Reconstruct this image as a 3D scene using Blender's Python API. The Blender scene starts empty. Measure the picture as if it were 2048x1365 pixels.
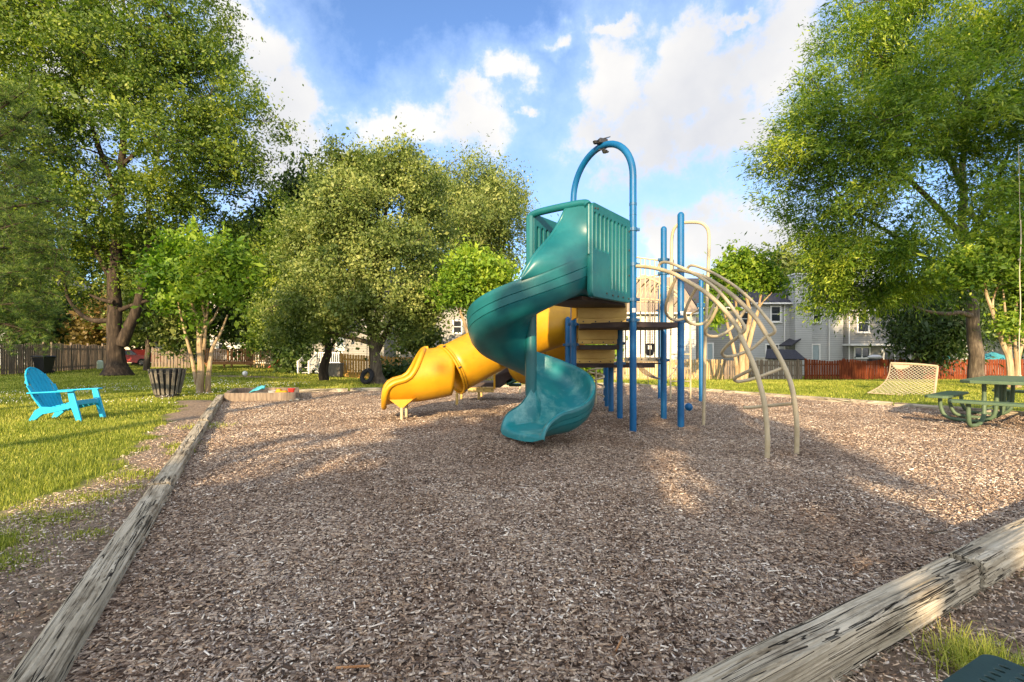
import bpy, bmesh, math, random
import numpy as np
from mathutils import Vector, Matrix, noise as mnoise

random.seed(7); rng = np.random.default_rng(7)
SC = bpy.context.scene
# ------------------------------------------------------------------ camera, world, sun, exposure
FPX, HCAM, HY, CX = 967.0, 1.3, 702.0, 1024.0       # focal length in photo pixels, eye height, horizon row, centre column
cam_d = bpy.data.cameras.new('camera'); cam = bpy.data.objects.new('camera', cam_d)
SC.collection.objects.link(cam); SC.camera = cam
cam.location = (0, 0, HCAM); cam.rotation_euler = (math.radians(90), 0, 0)
cam_d.sensor_width = 36.0; cam_d.lens = 36.0 * FPX / 2048.0
cam_d.shift_y = 19.5 / 2048.0; cam_d.clip_start = 0.05; cam_d.clip_end = 2000

SUN_AZ, SUN_EL = math.radians(12.0), math.radians(19.0)   # light travels away from the camera, slightly to the right
sd = bpy.data.lights.new('sun', 'SUN'); sd.energy = 5.0; sd.angle = math.radians(0.6); sd.color = (1.0, 0.76, 0.47)
sun = bpy.data.objects.new('sun', sd); SC.collection.objects.link(sun)
ldir = Vector((math.sin(SUN_AZ)*math.cos(SUN_EL), math.cos(SUN_AZ)*math.cos(SUN_EL), -math.sin(SUN_EL)))
sun.rotation_euler = ldir.to_track_quat('-Z', 'Y').to_euler()

SC.view_settings.view_transform = 'Standard'; SC.view_settings.look = 'None'
SC.view_settings.gamma = 1.0; SC.view_settings.use_curve_mapping = False
SC.view_settings.exposure = 1.1
SC.cycles.max_bounces = 6; SC.cycles.diffuse_bounces = 3; SC.cycles.glossy_bounces = 2
SC.cycles.transmission_bounces = 4; SC.cycles.transparent_max_bounces = 6

def mnode(nt, op, a=None, b=None, c=None, clamp=False):
    n = nt.nodes.new('ShaderNodeMath'); n.operation = op; n.use_clamp = clamp
    for i, v in enumerate((a, b, c)):
        if v is None: continue
        if isinstance(v, (int, float)): n.inputs[i].default_value = v
        else: nt.links.new(v, n.inputs[i])
    return n.outputs[0]

def make_world():
    w = bpy.data.worlds.new('World'); SC.world = w; w.use_nodes = True
    nt = w.node_tree; nt.nodes.clear(); L = nt.links
    out = nt.nodes.new('ShaderNodeOutputWorld'); bg = nt.nodes.new('ShaderNodeBackground')
    sky = nt.nodes.new('ShaderNodeTexSky'); sky.sky_type = 'NISHITA'; sky.sun_disc = False
    sky.sun_elevation = SUN_EL; sky.sun_rotation = math.radians(180) + SUN_AZ
    sky.air_density = 1.0; sky.dust_density = 0.6; sky.ozone_density = 1.6
    tc = nt.nodes.new('ShaderNodeTexCoord'); sep = nt.nodes.new('ShaderNodeSeparateXYZ')
    L.new(tc.outputs['Generated'], sep.inputs[0])
    x, y, z = sep.outputs
    az = mnode(nt, 'ARCTAN2', x, y); el = mnode(nt, 'ARCSINE', z)
    comb = nt.nodes.new('ShaderNodeCombineXYZ'); L.new(az, comb.inputs[0]); L.new(el, comb.inputs[1])
    wn = nt.nodes.new('ShaderNodeTexNoise'); wn.inputs['Scale'].default_value = 9.0; wn.inputs['Detail'].default_value = 7; wn.inputs['Roughness'].default_value = 0.6
    L.new(tc.outputs['Generated'], wn.inputs['Vector'])
    w1 = nt.nodes.new('ShaderNodeVectorMath'); w1.operation = 'SUBTRACT'; L.new(wn.outputs['Color'], w1.inputs[0]); w1.inputs[1].default_value = (.5, .5, .5)
    w2 = nt.nodes.new('ShaderNodeVectorMath'); w2.operation = 'SCALE'; L.new(w1.outputs[0], w2.inputs[0]); w2.inputs['Scale'].default_value = 0.16
    w3 = nt.nodes.new('ShaderNodeVectorMath'); w3.operation = 'ADD'; L.new(comb.outputs[0], w3.inputs[0]); L.new(w2.outputs[0], w3.inputs[1]); comb = w3
    # wobble of the cloud edges
    n1 = nt.nodes.new('ShaderNodeTexNoise'); n1.inputs['Scale'].default_value = 14.0; n1.inputs['Detail'].default_value = 10; n1.inputs['Roughness'].default_value = 0.66
    L.new(tc.outputs['Generated'], n1.inputs['Vector'])
    n2 = nt.nodes.new('ShaderNodeTexNoise'); n2.inputs['Scale'].default_value = 2.6; n2.inputs['Detail'].default_value = 5
    L.new(tc.outputs['Generated'], n2.inputs['Vector'])
    blobs = [  # photo column, row, half width, half height of each cloud lump
        (1390, 190, 170, 110), (1250, 175, 90, 110), (1190, 110, 45, 60), (1300, 270, 170, 75), (1470, 260, 120, 80),
        (1400, 80, 80, 70), (1560, 60, 90, 90), (1540, 130, 110, 90), (1185, 250, 70, 70),
        (1440, 470, 150, 75), (1560, 480, 120, 80), (1330, 470, 60, 50), (1640, 540, 160, 80),
        (940, 240, 105, 55), (830, 240, 90, 42), (760, 245, 70, 35), (960, 190, 50, 30),
        (1020, 145, 48, 30), (1110, 65, 32, 20), (1230, 42, 42, 16), (1055, 228, 26, 15),
        (480, 60, 90, 90), (540, 130, 70, 90), (590, 240, 75, 80), (560, 320, 90, 90), (470, 10, 80, 40), (620, 205, 45, 40),
        (680, 320, 60, 40), (1500, 5, 70, 18), (120, 80, 220, 160)]
    acc = None
    for (px, py, rx, ry) in blobs:
        u = (px-CX)/FPX; v = (HY-py)/FPX
        a = math.atan2(u, 1.0); e = math.atan2(v, math.sqrt(1+u*u))
        ra = rx/FPX/(1+u*u); re = ry/FPX/math.sqrt(1+v*v)
        s = nt.nodes.new('ShaderNodeVectorMath'); s.operation = 'SUBTRACT'; L.new(comb.outputs[0], s.inputs[0]); s.inputs[1].default_value = (a, e, 0)
        m = nt.nodes.new('ShaderNodeVectorMath'); m.operation = 'MULTIPLY'; L.new(s.outputs[0], m.inputs[0]); m.inputs[1].default_value = (1/ra, 1/re, 0)
        ln = nt.nodes.new('ShaderNodeVectorMath'); ln.operation = 'LENGTH'; L.new(m.outputs[0], ln.inputs[0])
        d = mnode(nt, 'SUBTRACT', 1.0, ln.outputs['Value'])
        acc = d if acc is None else mnode(nt, 'SMOOTH_MAX', acc, d, 0.25)
    # elsewhere in the sky (outside the field blobs): scattered cumulus from noise
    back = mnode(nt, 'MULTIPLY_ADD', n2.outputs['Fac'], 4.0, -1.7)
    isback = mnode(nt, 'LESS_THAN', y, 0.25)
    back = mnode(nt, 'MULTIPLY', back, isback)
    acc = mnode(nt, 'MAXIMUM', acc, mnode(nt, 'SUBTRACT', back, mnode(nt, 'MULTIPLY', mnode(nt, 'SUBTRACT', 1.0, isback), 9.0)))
    nz = mnode(nt, 'MULTIPLY_ADD', n1.outputs['Fac'], 2.4, -1.2)
    val = mnode(nt, 'ADD', acc, nz)
    mask = nt.nodes.new('ShaderNodeMapRange'); mask.interpolation_type = 'SMOOTHSTEP'
    L.new(val, mask.inputs['Value']); mask.inputs['From Min'].default_value = -0.15; mask.inputs['From Max'].default_value = 0.55
    # thin haze veil: paler towards the horizon and beside clouds
    veil = nt.nodes.new('ShaderNodeMapRange'); L.new(val, veil.inputs['Value'])
    veil.inputs['From Min'].default_value = -1.5; veil.inputs['From Max'].default_value = 0.3
    veil.inputs['To Max'].default_value = 0.6
    n3 = nt.nodes.new('ShaderNodeTexNoise'); n3.inputs['Scale'].default_value = 4.2; n3.inputs['Detail'].default_value = 6
    mp = nt.nodes.new('ShaderNodeMapping'); mp.inputs['Location'].default_value = (0.3, 0.2, 0.12); L.new(tc.outputs['Generated'], mp.inputs[0]); L.new(mp.outputs[0], n3.inputs['Vector'])
    tone = nt.nodes.new('ShaderNodeMapRange'); L.new(n3.outputs['Fac'], tone.inputs['Value'])
    tone.inputs['From Min'].default_value = 0.3; tone.inputs['From Max'].default_value = 0.65
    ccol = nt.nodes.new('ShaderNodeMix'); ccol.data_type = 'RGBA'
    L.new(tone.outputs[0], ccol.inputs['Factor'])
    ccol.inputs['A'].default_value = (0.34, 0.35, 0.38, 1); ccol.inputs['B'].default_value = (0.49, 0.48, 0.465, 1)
    cs = nt.nodes.new('ShaderNodeVectorMath'); cs.operation = 'SCALE'; L.new(ccol.outputs['Result'], cs.inputs[0])   # clouds nearer the sun are brighter, boosted to keep up the ambient fill
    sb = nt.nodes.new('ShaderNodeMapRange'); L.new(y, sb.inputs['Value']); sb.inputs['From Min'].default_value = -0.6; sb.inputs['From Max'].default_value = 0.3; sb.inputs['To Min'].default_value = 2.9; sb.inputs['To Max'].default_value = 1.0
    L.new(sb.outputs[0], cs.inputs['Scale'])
    skym = nt.nodes.new('ShaderNodeMix'); skym.data_type = 'RGBA'; skym.blend_type = 'MULTIPLY'; skym.inputs['Factor'].default_value = 1.0
    L.new(sky.outputs[0], skym.inputs['A']); skym.inputs['B'].default_value = (SKYS*0.86, SKYS*1.0, SKYS*1.25, 1)
    m1 = nt.nodes.new('ShaderNodeMix'); m1.data_type = 'RGBA'
    L.new(veil.outputs[0], m1.inputs['Factor']); L.new(skym.outputs['Result'], m1.inputs['A']); m1.inputs['B'].default_value = (0.35, 0.46, 0.66, 1)
    m2 = nt.nodes.new('ShaderNodeMix'); m2.data_type = 'RGBA'
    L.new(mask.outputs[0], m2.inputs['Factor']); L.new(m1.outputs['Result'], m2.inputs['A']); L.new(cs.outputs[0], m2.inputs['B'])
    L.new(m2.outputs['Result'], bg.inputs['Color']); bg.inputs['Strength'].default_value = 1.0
    L.new(bg.outputs[0], out.inputs[0])
SKYS = 0.105
make_world()

# ------------------------------------------------------------------ helpers
def sm(t): t = max(0.0, min(1.0, t)); return t*t*(3-2*t)
def terrain(X, Y):                       # the lawn falls away towards the houses on the right
    return -0.66 * max(0.0, min(1.15, (Y-19.5)/13.0)) * sm((X+17)/11.0)
def PX(px, py, Y): return Vector(((px-CX)/FPX*Y, Y, HCAM + (HY-py)/FPX*Y))
def GP(px, py, z=0.0):
    Y = FPX*(HCAM-z)/(py-HY); return Vector(((px-CX)/FPX*Y, Y, z))
def XY(px, Y): return (px-CX)/FPX*Y
def ZZ(py, Y): return HCAM + (HY-py)/FPX*Y
def srgb(r, g, b):
    def c(v): v /= 255.0; return v/12.92 if v <= 0.04045 else ((v+0.055)/1.055)**2.4
    return (c(r), c(g), c(b), 1.0)

TR = {}                                  # world position of each object's origin
def link(o, parent=None):
    SC.collection.objects.link(o)
    if parent is not None: o.parent = parent
def thing(name, label, cat, loc, group=None):
    o = bpy.data.objects.new(name, None); o.empty_display_size = 0.2
    link(o); o.location = loc; TR[o.name] = Vector(loc)
    o['label'] = label; o['category'] = cat
    if group: o['group'] = group
    return o
def tag(o, label, cat, group=None, kind=None):
    o['label'] = label; o['category'] = cat
    if group: o['group'] = group
    if kind: o['kind'] = kind
    return o

class MB:
    def __init__(s): s.v = []; s.f = []; s.sm = True
    def add(s, vs, fs):
        b = len(s.v); s.v += [Vector(v) for v in vs]; s.f += [tuple(b+i for i in f) for f in fs]
    def box(s, c, size, rz=0.0, M=None, ch=0.0):
        hx, hy, hz = size[0]/2, size[1]/2, size[2]/2; c = Vector(c)
        R = M if M is not None else Matrix.Rotation(rz, 3, 'Z')
        k = min(ch, hx*.9, hy*.9, hz*.9)
        if k <= 0:
            vs = [(-hx,-hy,-hz),(hx,-hy,-hz),(hx,hy,-hz),(-hx,hy,-hz),(-hx,-hy,hz),(hx,-hy,hz),(hx,hy,hz),(-hx,hy,hz)]
            fs = [(0,3,2,1),(4,5,6,7),(0,1,5,4),(1,2,6,5),(2,3,7,6),(3,0,4,7)]
        else:
            vs = []
            for zz, kk in ((-hz, k), (-hz+k, 0), (hz-k, 0), (hz, k)):
                a, b = hx-kk, hy-kk
                q = k if kk == 0 else k*0.6
                for (sx, sy, o) in ((-1,-1,0),(1,-1,1),(1,1,0),(-1,1,1)):
                    if o == 0: vs += [(sx*a, sy*(b-q), zz), (sx*(a-q), sy*b, zz)]
                    else: vs += [(sx*(a-q), sy*b, zz), (sx*a, sy*(b-q), zz)]
            fs = [tuple(reversed(range(8)))] + [tuple(range(24, 32))]
            for L in range(3):
                for i in range(8):
                    j = (i+1) % 8; fs.append((L*8+i, L*8+j, L*8+8+j, L*8+8+i))
        s.add([R @ Vector(v) + c for v in vs], fs); return s
    def beam(s, p0, p1, w, t, up=(0,0,1), ch=0.0):
        p0, p1 = Vector(p0), Vector(p1); d = p1-p0; L = d.length; d.normalize()
        up = Vector(up)
        if abs(d.dot(up)) > .98: up = Vector((0,1,0))
        sx = d.cross(up).normalized(); u = sx.cross(d).normalized()
        M = Matrix((sx, d, u)).transposed()
        return s.box((p0+p1)/2, (w, L, t), M=M, ch=ch)
    def tube(s, pts, r, seg=10, caps=True, closed=False):
        pts = [Vector(p) for p in pts]; n = len(pts)
        rs = list(r) if hasattr(r, '__len__') else [r]*n
        T = []
        for i in range(n):
            if closed: t = pts[(i+1) % n]-pts[i-1]
            else: t = pts[min(i+1, n-1)]-pts[max(i-1, 0)]
            T.append(t.normalized() if t.length > 1e-9 else Vector((0,0,1)))
        a = Vector((0,0,1)) if abs(T[0].z) < .9 else Vector((1,0,0))
        u = (a - T[0]*a.dot(T[0])).normalized(); vs = []
        for i in range(n):
            u = u - T[i]*u.dot(T[i]); u.normalize(); w = T[i].cross(u)
            for k in range(seg):
                an = 2*math.pi*k/seg; vs.append(pts[i] + (u*math.cos(an)+w*math.sin(an))*rs[i])
        fs = []
        for i in range(n if closed else n-1):
            j = (i+1) % n
            for k in range(seg):
                k2 = (k+1) % seg; fs.append((i*seg+k, i*seg+k2, j*seg+k2, j*seg+k))
        if caps and not closed:
            fs.append(tuple(reversed(range(seg)))); fs.append(tuple((n-1)*seg+k for k in range(seg)))
        s.add(vs, fs); return s
    def cyl(s, p0, p1, r, seg=14, r1=None):
        return s.tube([p0, p1], [r, r if r1 is None else r1], seg)
    def sphere(s, c, r, seg=16, rings=10, sc=(1,1,1)):
        vs = []; fs = []; c = Vector(c)
        for i in range(rings+1):
            th = math.pi*i/rings
            for k in range(seg):
                a = 2*math.pi*k/seg
                vs.append(c+Vector((math.sin(th)*math.cos(a)*sc[0], math.sin(th)*math.sin(a)*sc[1], math.cos(th)*sc[2]))*r)
        for i in range(rings):
            for k in range(seg):
                k2 = (k+1) % seg; fs.append((i*seg+k, (i+1)*seg+k, (i+1)*seg+k2, i*seg+k2))
        s.add(vs, fs); return s
    def lathe(s, c, prof, seg=20):
        c = Vector(c); vs = []; fs = []
        for (r, z) in prof:
            for k in range(seg):
                a = 2*math.pi*k/seg; vs.append(c+Vector((r*math.cos(a), r*math.sin(a), z)))
        for i in range(len(prof)-1):
            for k in range(seg):
                k2 = (k+1) % seg; fs.append((i*seg+k, i*seg+k2, (i+1)*seg+k2, (i+1)*seg+k))
        s.add(vs, fs); return s
    def grid(s, rows, closed_u=False, flip=False):
        n = len(rows); m = len(rows[0]); vs = [p for r in rows for p in r]; fs = []
        for i in range(n-1):
            for k in range(m if closed_u else m-1):
                k2 = (k+1) % m; q = (i*m+k, i*m+k2, (i+1)*m+k2, (i+1)*m+k)
                fs.append(tuple(reversed(q)) if flip else q)
        s.add(vs, fs); return s
    def prism(s, poly, z0, z1):
        n = len(poly); vs = [(p[0], p[1], z0) for p in poly] + [(p[0], p[1], z1) for p in poly]
        fs = [tuple(reversed(range(n))), tuple(range(n, 2*n))] + [(i, (i+1) % n, n+(i+1) % n, n+i) for i in range(n)]
        s.add(vs, fs); return s
    def slab(s, poly3, thick):            # polygon in 3D pushed along its normal
        P = [Vector(p) for p in poly3]; nrm = (P[1]-P[0]).cross(P[2]-P[0]).normalized()*thick; n = len(P)
        s.add(P+[p+nrm for p in P], [tuple(reversed(range(n))), tuple(range(n, 2*n))]+[(i, (i+1) % n, n+(i+1) % n, n+i) for i in range(n)])
        return s
    def build(s, name, mat, parent=None, smooth=None, at=None, bevel=0.0, norm=True):
        me = bpy.data.meshes.new(name)
        T = TR[parent.name] if parent is not None else (Vector(at) if at is not None else Vector((0,0,0)))
        me.from_pydata([tuple(v-T) for v in s.v], [], s.f)
        if norm:
            bm = bmesh.new(); bm.from_mesh(me); bmesh.ops.recalc_face_normals(bm, faces=bm.faces); bm.to_mesh(me); bm.free()
        me.validate(); me.update()
        o = bpy.data.objects.new(name, me); link(o, parent)
        if at is not None and parent is None: o.location = T
        TR[o.name] = T
        if mat is not None: me.materials.append(mat)
        if smooth is None: smooth = s.sm
        if smooth:
            me.polygons.foreach_set('use_smooth', [True]*len(me.polygons))
            try: me.set_sharp_from_angle(angle=math.radians(38))
            except Exception: pass
        if bevel > 0:
            bmod = o.modifiers.new('bevel', 'BEVEL'); bmod.width = bevel; bmod.segments = 2; bmod.limit_method = 'ANGLE'
        return o

def crv(pts, n=8):                        # Catmull-Rom through the points
    P = [Vector(p) for p in pts]; P = [P[0]*2-P[1]] + P + [P[-1]*2-P[-2]]; out = []
    for i in range(1, len(P)-2):
        a, b, c, d = P[i-1], P[i], P[i+1], P[i+2]
        for k in range(n):
            t = k/n; out.append(.5*((2*b)+(-a+c)*t+(2*a-5*b+4*c-d)*t*t+(-a+3*b-3*c+d)*t**3))
    out.append(P[-2]); return out

def nmesh(name, V, F, mat, parent=None, at=(0,0,0), attrs=None, smooth=False):   # numpy mesh of equal-sided faces
    T = TR[parent.name] if parent is not None else Vector(at)
    V = np.asarray(V, dtype=np.float32) - np.array(T, dtype=np.float32)
    F = np.asarray(F, dtype=np.int32); k = F.shape[1]
    me = bpy.data.meshes.new(name)
    me.vertices.add(len(V)); me.vertices.foreach_set('co', V.ravel())
    me.loops.add(F.size); me.loops.foreach_set('vertex_index', F.ravel())
    me.polygons.add(len(F)); me.polygons.foreach_set('loop_start', np.arange(0, F.size, k, dtype=np.int32))
    try: me.polygons.foreach_set('loop_total', np.full(len(F), k, dtype=np.int32))
    except Exception: pass
    if attrs:
        for nm, (dom, arr) in attrs.items():
            at_ = me.attributes.new(nm, 'FLOAT', dom); at_.data.foreach_set('value', np.asarray(arr, dtype=np.float32))
    me.update(calc_edges=True)
    if smooth: me.polygons.foreach_set('use_smooth', [True]*len(F))
    me.materials.append(mat)
    o = bpy.data.objects.new(name, me); link(o, parent)
    if parent is None: o.location = at
    TR[o.name] = T
    return o

# ------------------------------------------------------------------ materials
def newmat(name):
    m = bpy.data.materials.new(name); m.use_nodes = True; nt = m.node_tree
    return m, nt, nt.nodes['Principled BSDF']
def ramp(nt, fac, stops, interp='LINEAR'):
    r = nt.nodes.new('ShaderNodeValToRGB'); r.color_ramp.interpolation = interp
    e = r.color_ramp.elements
    while len(e) < len(stops): e.new(0.5)
    for i, (p, c) in enumerate(stops): e[i].position = p; e[i].color = c
    nt.links.new(fac, r.inputs[0]); return r.outputs[0]
def noise_n(nt, scale, detail=4, rough=.55, vec=None, sc3=None, loc=(0,0,0), dist=0.0):
    n = nt.nodes.new('ShaderNodeTexNoise'); n.inputs['Scale'].default_value = scale; n.inputs['Detail'].default_value = detail
    n.inputs['Roughness'].default_value = rough; n.inputs['Distortion'].default_value = dist
    if vec is None: g = nt.nodes.new('ShaderNodeNewGeometry'); vec = g.outputs['Position']
    if sc3 is not None:
        m = nt.nodes.new('ShaderNodeMapping'); m.inputs['Scale'].default_value = sc3; m.inputs['Location'].default_value = loc
        nt.links.new(vec, m.inputs[0]); vec = m.outputs[0]
    nt.links.new(vec, n.inputs['Vector']); return n.outputs['Fac']
def bump(nt, b, h, strength=.3, dist=.01):
    n = nt.nodes.new('ShaderNodeBump'); n.inputs['Strength'].default_value = strength; n.inputs['Distance'].default_value = dist
    nt.links.new(h, n.inputs['Height']); nt.links.new(n.outputs[0], b.inputs['Normal'])
def sc(c, k): return (c[0]*k, c[1]*k, c[2]*k, 1)
def objco(nt): return nt.nodes.new('ShaderNodeTexCoord').outputs['Object']

def m_plain(name, col, rough=.5, var=.15, scale=6, bmp=.0, spec=.5, metal=0.0, dirt=None, dirt_amt=.5, dscale=3.0):
    m, nt, b = newmat(name); fac = noise_n(nt, scale, 5, .6)
    c = ramp(nt, fac, [(.3, sc(col, 1-var)), (.7, sc(col, 1+var))])
    if dirt is not None:
        d = noise_n(nt, dscale, 8, .7, loc=(3,1,2), sc3=(1,1,1))
        mr = nt.nodes.new('ShaderNodeMapRange'); nt.links.new(d, mr.inputs[0]); mr.inputs['From Min'].default_value = .5; mr.inputs['From Max'].default_value = .72
        mr.inputs['To Max'].default_value = dirt_amt
        mx = nt.nodes.new('ShaderNodeMix'); mx.data_type = 'RGBA'; nt.links.new(mr.outputs[0], mx.inputs['Factor']); nt.links.new(c, mx.inputs['A']); mx.inputs['B'].default_value = dirt
        c = mx.outputs['Result']
    nt.links.new(c, b.inputs['Base Color'])
    r2 = nt.nodes.new('ShaderNodeMapRange'); nt.links.new(noise_n(nt, scale*3, 6), r2.inputs[0])
    r2.inputs['To Min'].default_value = max(0.02, rough-.12); r2.inputs['To Max'].default_value = min(1, rough+.15)
    nt.links.new(r2.outputs[0], b.inputs['Roughness'])
    b.inputs['Specular IOR Level'].default_value = spec; b.inputs['Metallic'].default_value = metal
    if bmp > 0: bump(nt, b, noise_n(nt, scale*14, 4), bmp, .004)
    return m

def m_wood(name, cols, sc3=(1,1,12), rough=.85, bmp=.5, scale=3.0, crack=0.0, vec='pos'):
    m, nt, b = newmat(name)
    v = None if vec == 'pos' else objco(nt)
    f = noise_n(nt, scale, 8, .65, vec=v, sc3=sc3, dist=.4)
    c = ramp(nt, f, [(.28, cols[0]), (.5, cols[1]), (.72, cols[2])])
    h = f
    if crack > 0:
        w = noise_n(nt, scale*2.3, 3, .5, vec=v, sc3=sc3, loc=(5,3,1), dist=.8)
        a = mnode(nt, 'ABSOLUTE', mnode(nt, 'SUBTRACT', w, .5))
        mr = nt.nodes.new('ShaderNodeMapRange'); nt.links.new(a, mr.inputs[0]); mr.inputs['From Max'].default_value = .03
        g = noise_n(nt, 2.2, 3, vec=v, sc3=(1,1,1), loc=(1,8,1)); gg = mnode(nt, 'GREATER_THAN', g, 1-crack)
        k = mnode(nt, 'MAXIMUM', mr.outputs[0], mnode(nt, 'SUBTRACT', 1.0, gg))
        mx = nt.nodes.new('ShaderNodeMix'); mx.data_type = 'RGBA'; nt.links.new(k, mx.inputs['Factor']); mx.inputs['A'].default_value = sc(cols[0], .15); nt.links.new(c, mx.inputs['B'])
        c = mx.outputs['Result']; h = mnode(nt, 'MULTIPLY_ADD', k, 2.5, f)
    nt.links.new(c, b.inputs['Base Color']); b.inputs['Roughness'].default_value = rough; b.inputs['Specular IOR Level'].default_value = .2
    bump(nt, b, h, bmp, .006); return m

def m_leaf(name, dark, mid, light, trans=.35, rough=.5, tcol=None):
    m, nt, b = newmat(name)
    a = nt.nodes.new('ShaderNodeAttribute'); a.attribute_name = 'tone'
    c = ramp(nt, a.outputs['Fac'], [(0, dark), (.5, mid), (1, light)])
    nt.links.new(c, b.inputs['Base Color']); b.inputs['Roughness'].default_value = rough; b.inputs['Specular IOR Level'].default_value = .35
    t = nt.nodes.new('ShaderNodeBsdfTranslucent')
    mxc = nt.nodes.new('ShaderNodeMix'); mxc.data_type = 'RGBA'; mxc.blend_type = 'MULTIPLY'; mxc.inputs['Factor'].default_value = 1
    nt.links.new(c, mxc.inputs['A']); mxc.inputs['B'].default_value = tcol or (1.08, 1.25, .5, 1)
    nt.links.new(mxc.outputs['Result'], t.inputs['Color'])
    ms = nt.nodes.new('ShaderNodeMixShader'); ms.inputs[0].default_value = trans
    nt.links.new(b.outputs[0], ms.inputs[1]); nt.links.new(t.outputs[0], ms.inputs[2])
    nt.links.new(ms.outputs[0], nt.nodes['Material Output'].inputs['Surface'])
    return m

M = {}
M['bark_grey'] = m_wood('grey bark', [(.035,.028,.02,1),(.09,.07,.05,1),(.19,.155,.11,1)], (1,1,.18), bmp=.9, scale=12)
M['bark_dark'] = m_wood('dark bark', [(.014,.010,.007,1),(.04,.029,.02,1),(.10,.074,.05,1)], (1,1,.18), bmp=.9, scale=10)
M['bark_myrtle'] = m_wood('smooth myrtle bark', [(.20,.13,.065,1),(.36,.26,.15,1),(.50,.40,.26,1)], (1,1,.3), bmp=.2, scale=5)
M['leaf_oak'] = m_leaf('oak leaves', (.026,.062,.008,1), (.115,.180,.022,1), (.30,.35,.038,1), .38)
M['leaf_oak_right'] = m_leaf('willow oak leaves', (.026,.072,.007,1), (.155,.255,.022,1), (.43,.48,.048,1), .42)
M['leaf_maple'] = m_leaf('maple leaves', (.042,.078,.018,1), (.18,.235,.055,1), (.40,.42,.125,1), .34)
M['leaf_back'] = m_leaf('background leaves', (.030,.060,.012,1), (.11,.155,.03,1), (.24,.26,.055,1), .32)
M['leaf_myrtle'] = m_leaf('myrtle leaves', (.05,.12,.010,1), (.16,.28,.022,1), (.37,.46,.045,1), .42)
M['leaf_dark'] = m_leaf('dark evergreen leaves', (.012,.032,.006,1), (.038,.075,.014,1), (.10,.14,.026,1), .26)
M['leaf_autumn'] = m_leaf('russet leaves', (.06,.05,.012,1), (.16,.12,.03,1), (.26,.15,.05,1), .35)
M['needle'] = m_leaf('pine needles', (.022,.06,.014,1), (.085,.155,.030,1), (.23,.29,.045,1), .3)
M['grass'] = m_leaf('grass blades', (.09,.13,.014,1), (.30,.34,.040,1), (.60,.54,.13,1), .35, .6)
M['straw'] = m_leaf('dry straw', (.12,.10,.06,1), (.26,.22,.13,1), (.42,.36,.22,1), .1, .8)

def m_chip():
    m, nt, b = newmat('wood chips'); a = nt.nodes.new('ShaderNodeAttribute'); a.attribute_name = 'tone'
    c1 = ramp(nt, a.outputs['Fac'], [(0,(.04,.027,.02,1)),(.25,(.16,.105,.07,1)),(.5,(.36,.25,.17,1)),(.75,(.58,.44,.31,1)),(.93,(.76,.64,.49,1)),(1,(.92,.86,.75,1))])
    c2 = ramp(nt, a.outputs['Fac'], [(0,(.04,.034,.032,1)),(.25,(.14,.125,.12,1)),(.5,(.32,.295,.28,1)),(.75,(.52,.49,.46,1)),(1,(.80,.77,.73,1))])
    hh = mnode(nt, 'FRACT', mnode(nt, 'MULTIPLY', a.outputs['Fac'], 57.31)); mh = nt.nodes.new('ShaderNodeMix'); mh.data_type = 'RGBA'
    nt.links.new(mnode(nt, 'MULTIPLY_ADD', noise_n(nt, 1.7, 3), .6, mnode(nt, 'MULTIPLY_ADD', hh, .8, -.33), clamp=True), mh.inputs['Factor']); nt.links.new(c1, mh.inputs['A']); nt.links.new(c2, mh.inputs['B']); c = mh.outputs['Result']
    d = noise_n(nt, 1.1, 4, .6); dd = ramp(nt, d, [(.33, (.76,.68,.61,1)), (.62, (1.14,1.12,1.09,1))])
    mx = nt.nodes.new('ShaderNodeMix'); mx.data_type = 'RGBA'; mx.blend_type = 'MULTIPLY'; mx.inputs['Factor'].default_value = 1
    nt.links.new(c, mx.inputs['A']); nt.links.new(dd, mx.inputs['B']); nt.links.new(mx.outputs['Result'], b.inputs['Base Color'])
    b.inputs['Roughness'].default_value = .85; b.inputs['Specular IOR Level'].default_value = .2; return m
M['chip'] = m_chip()

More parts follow.
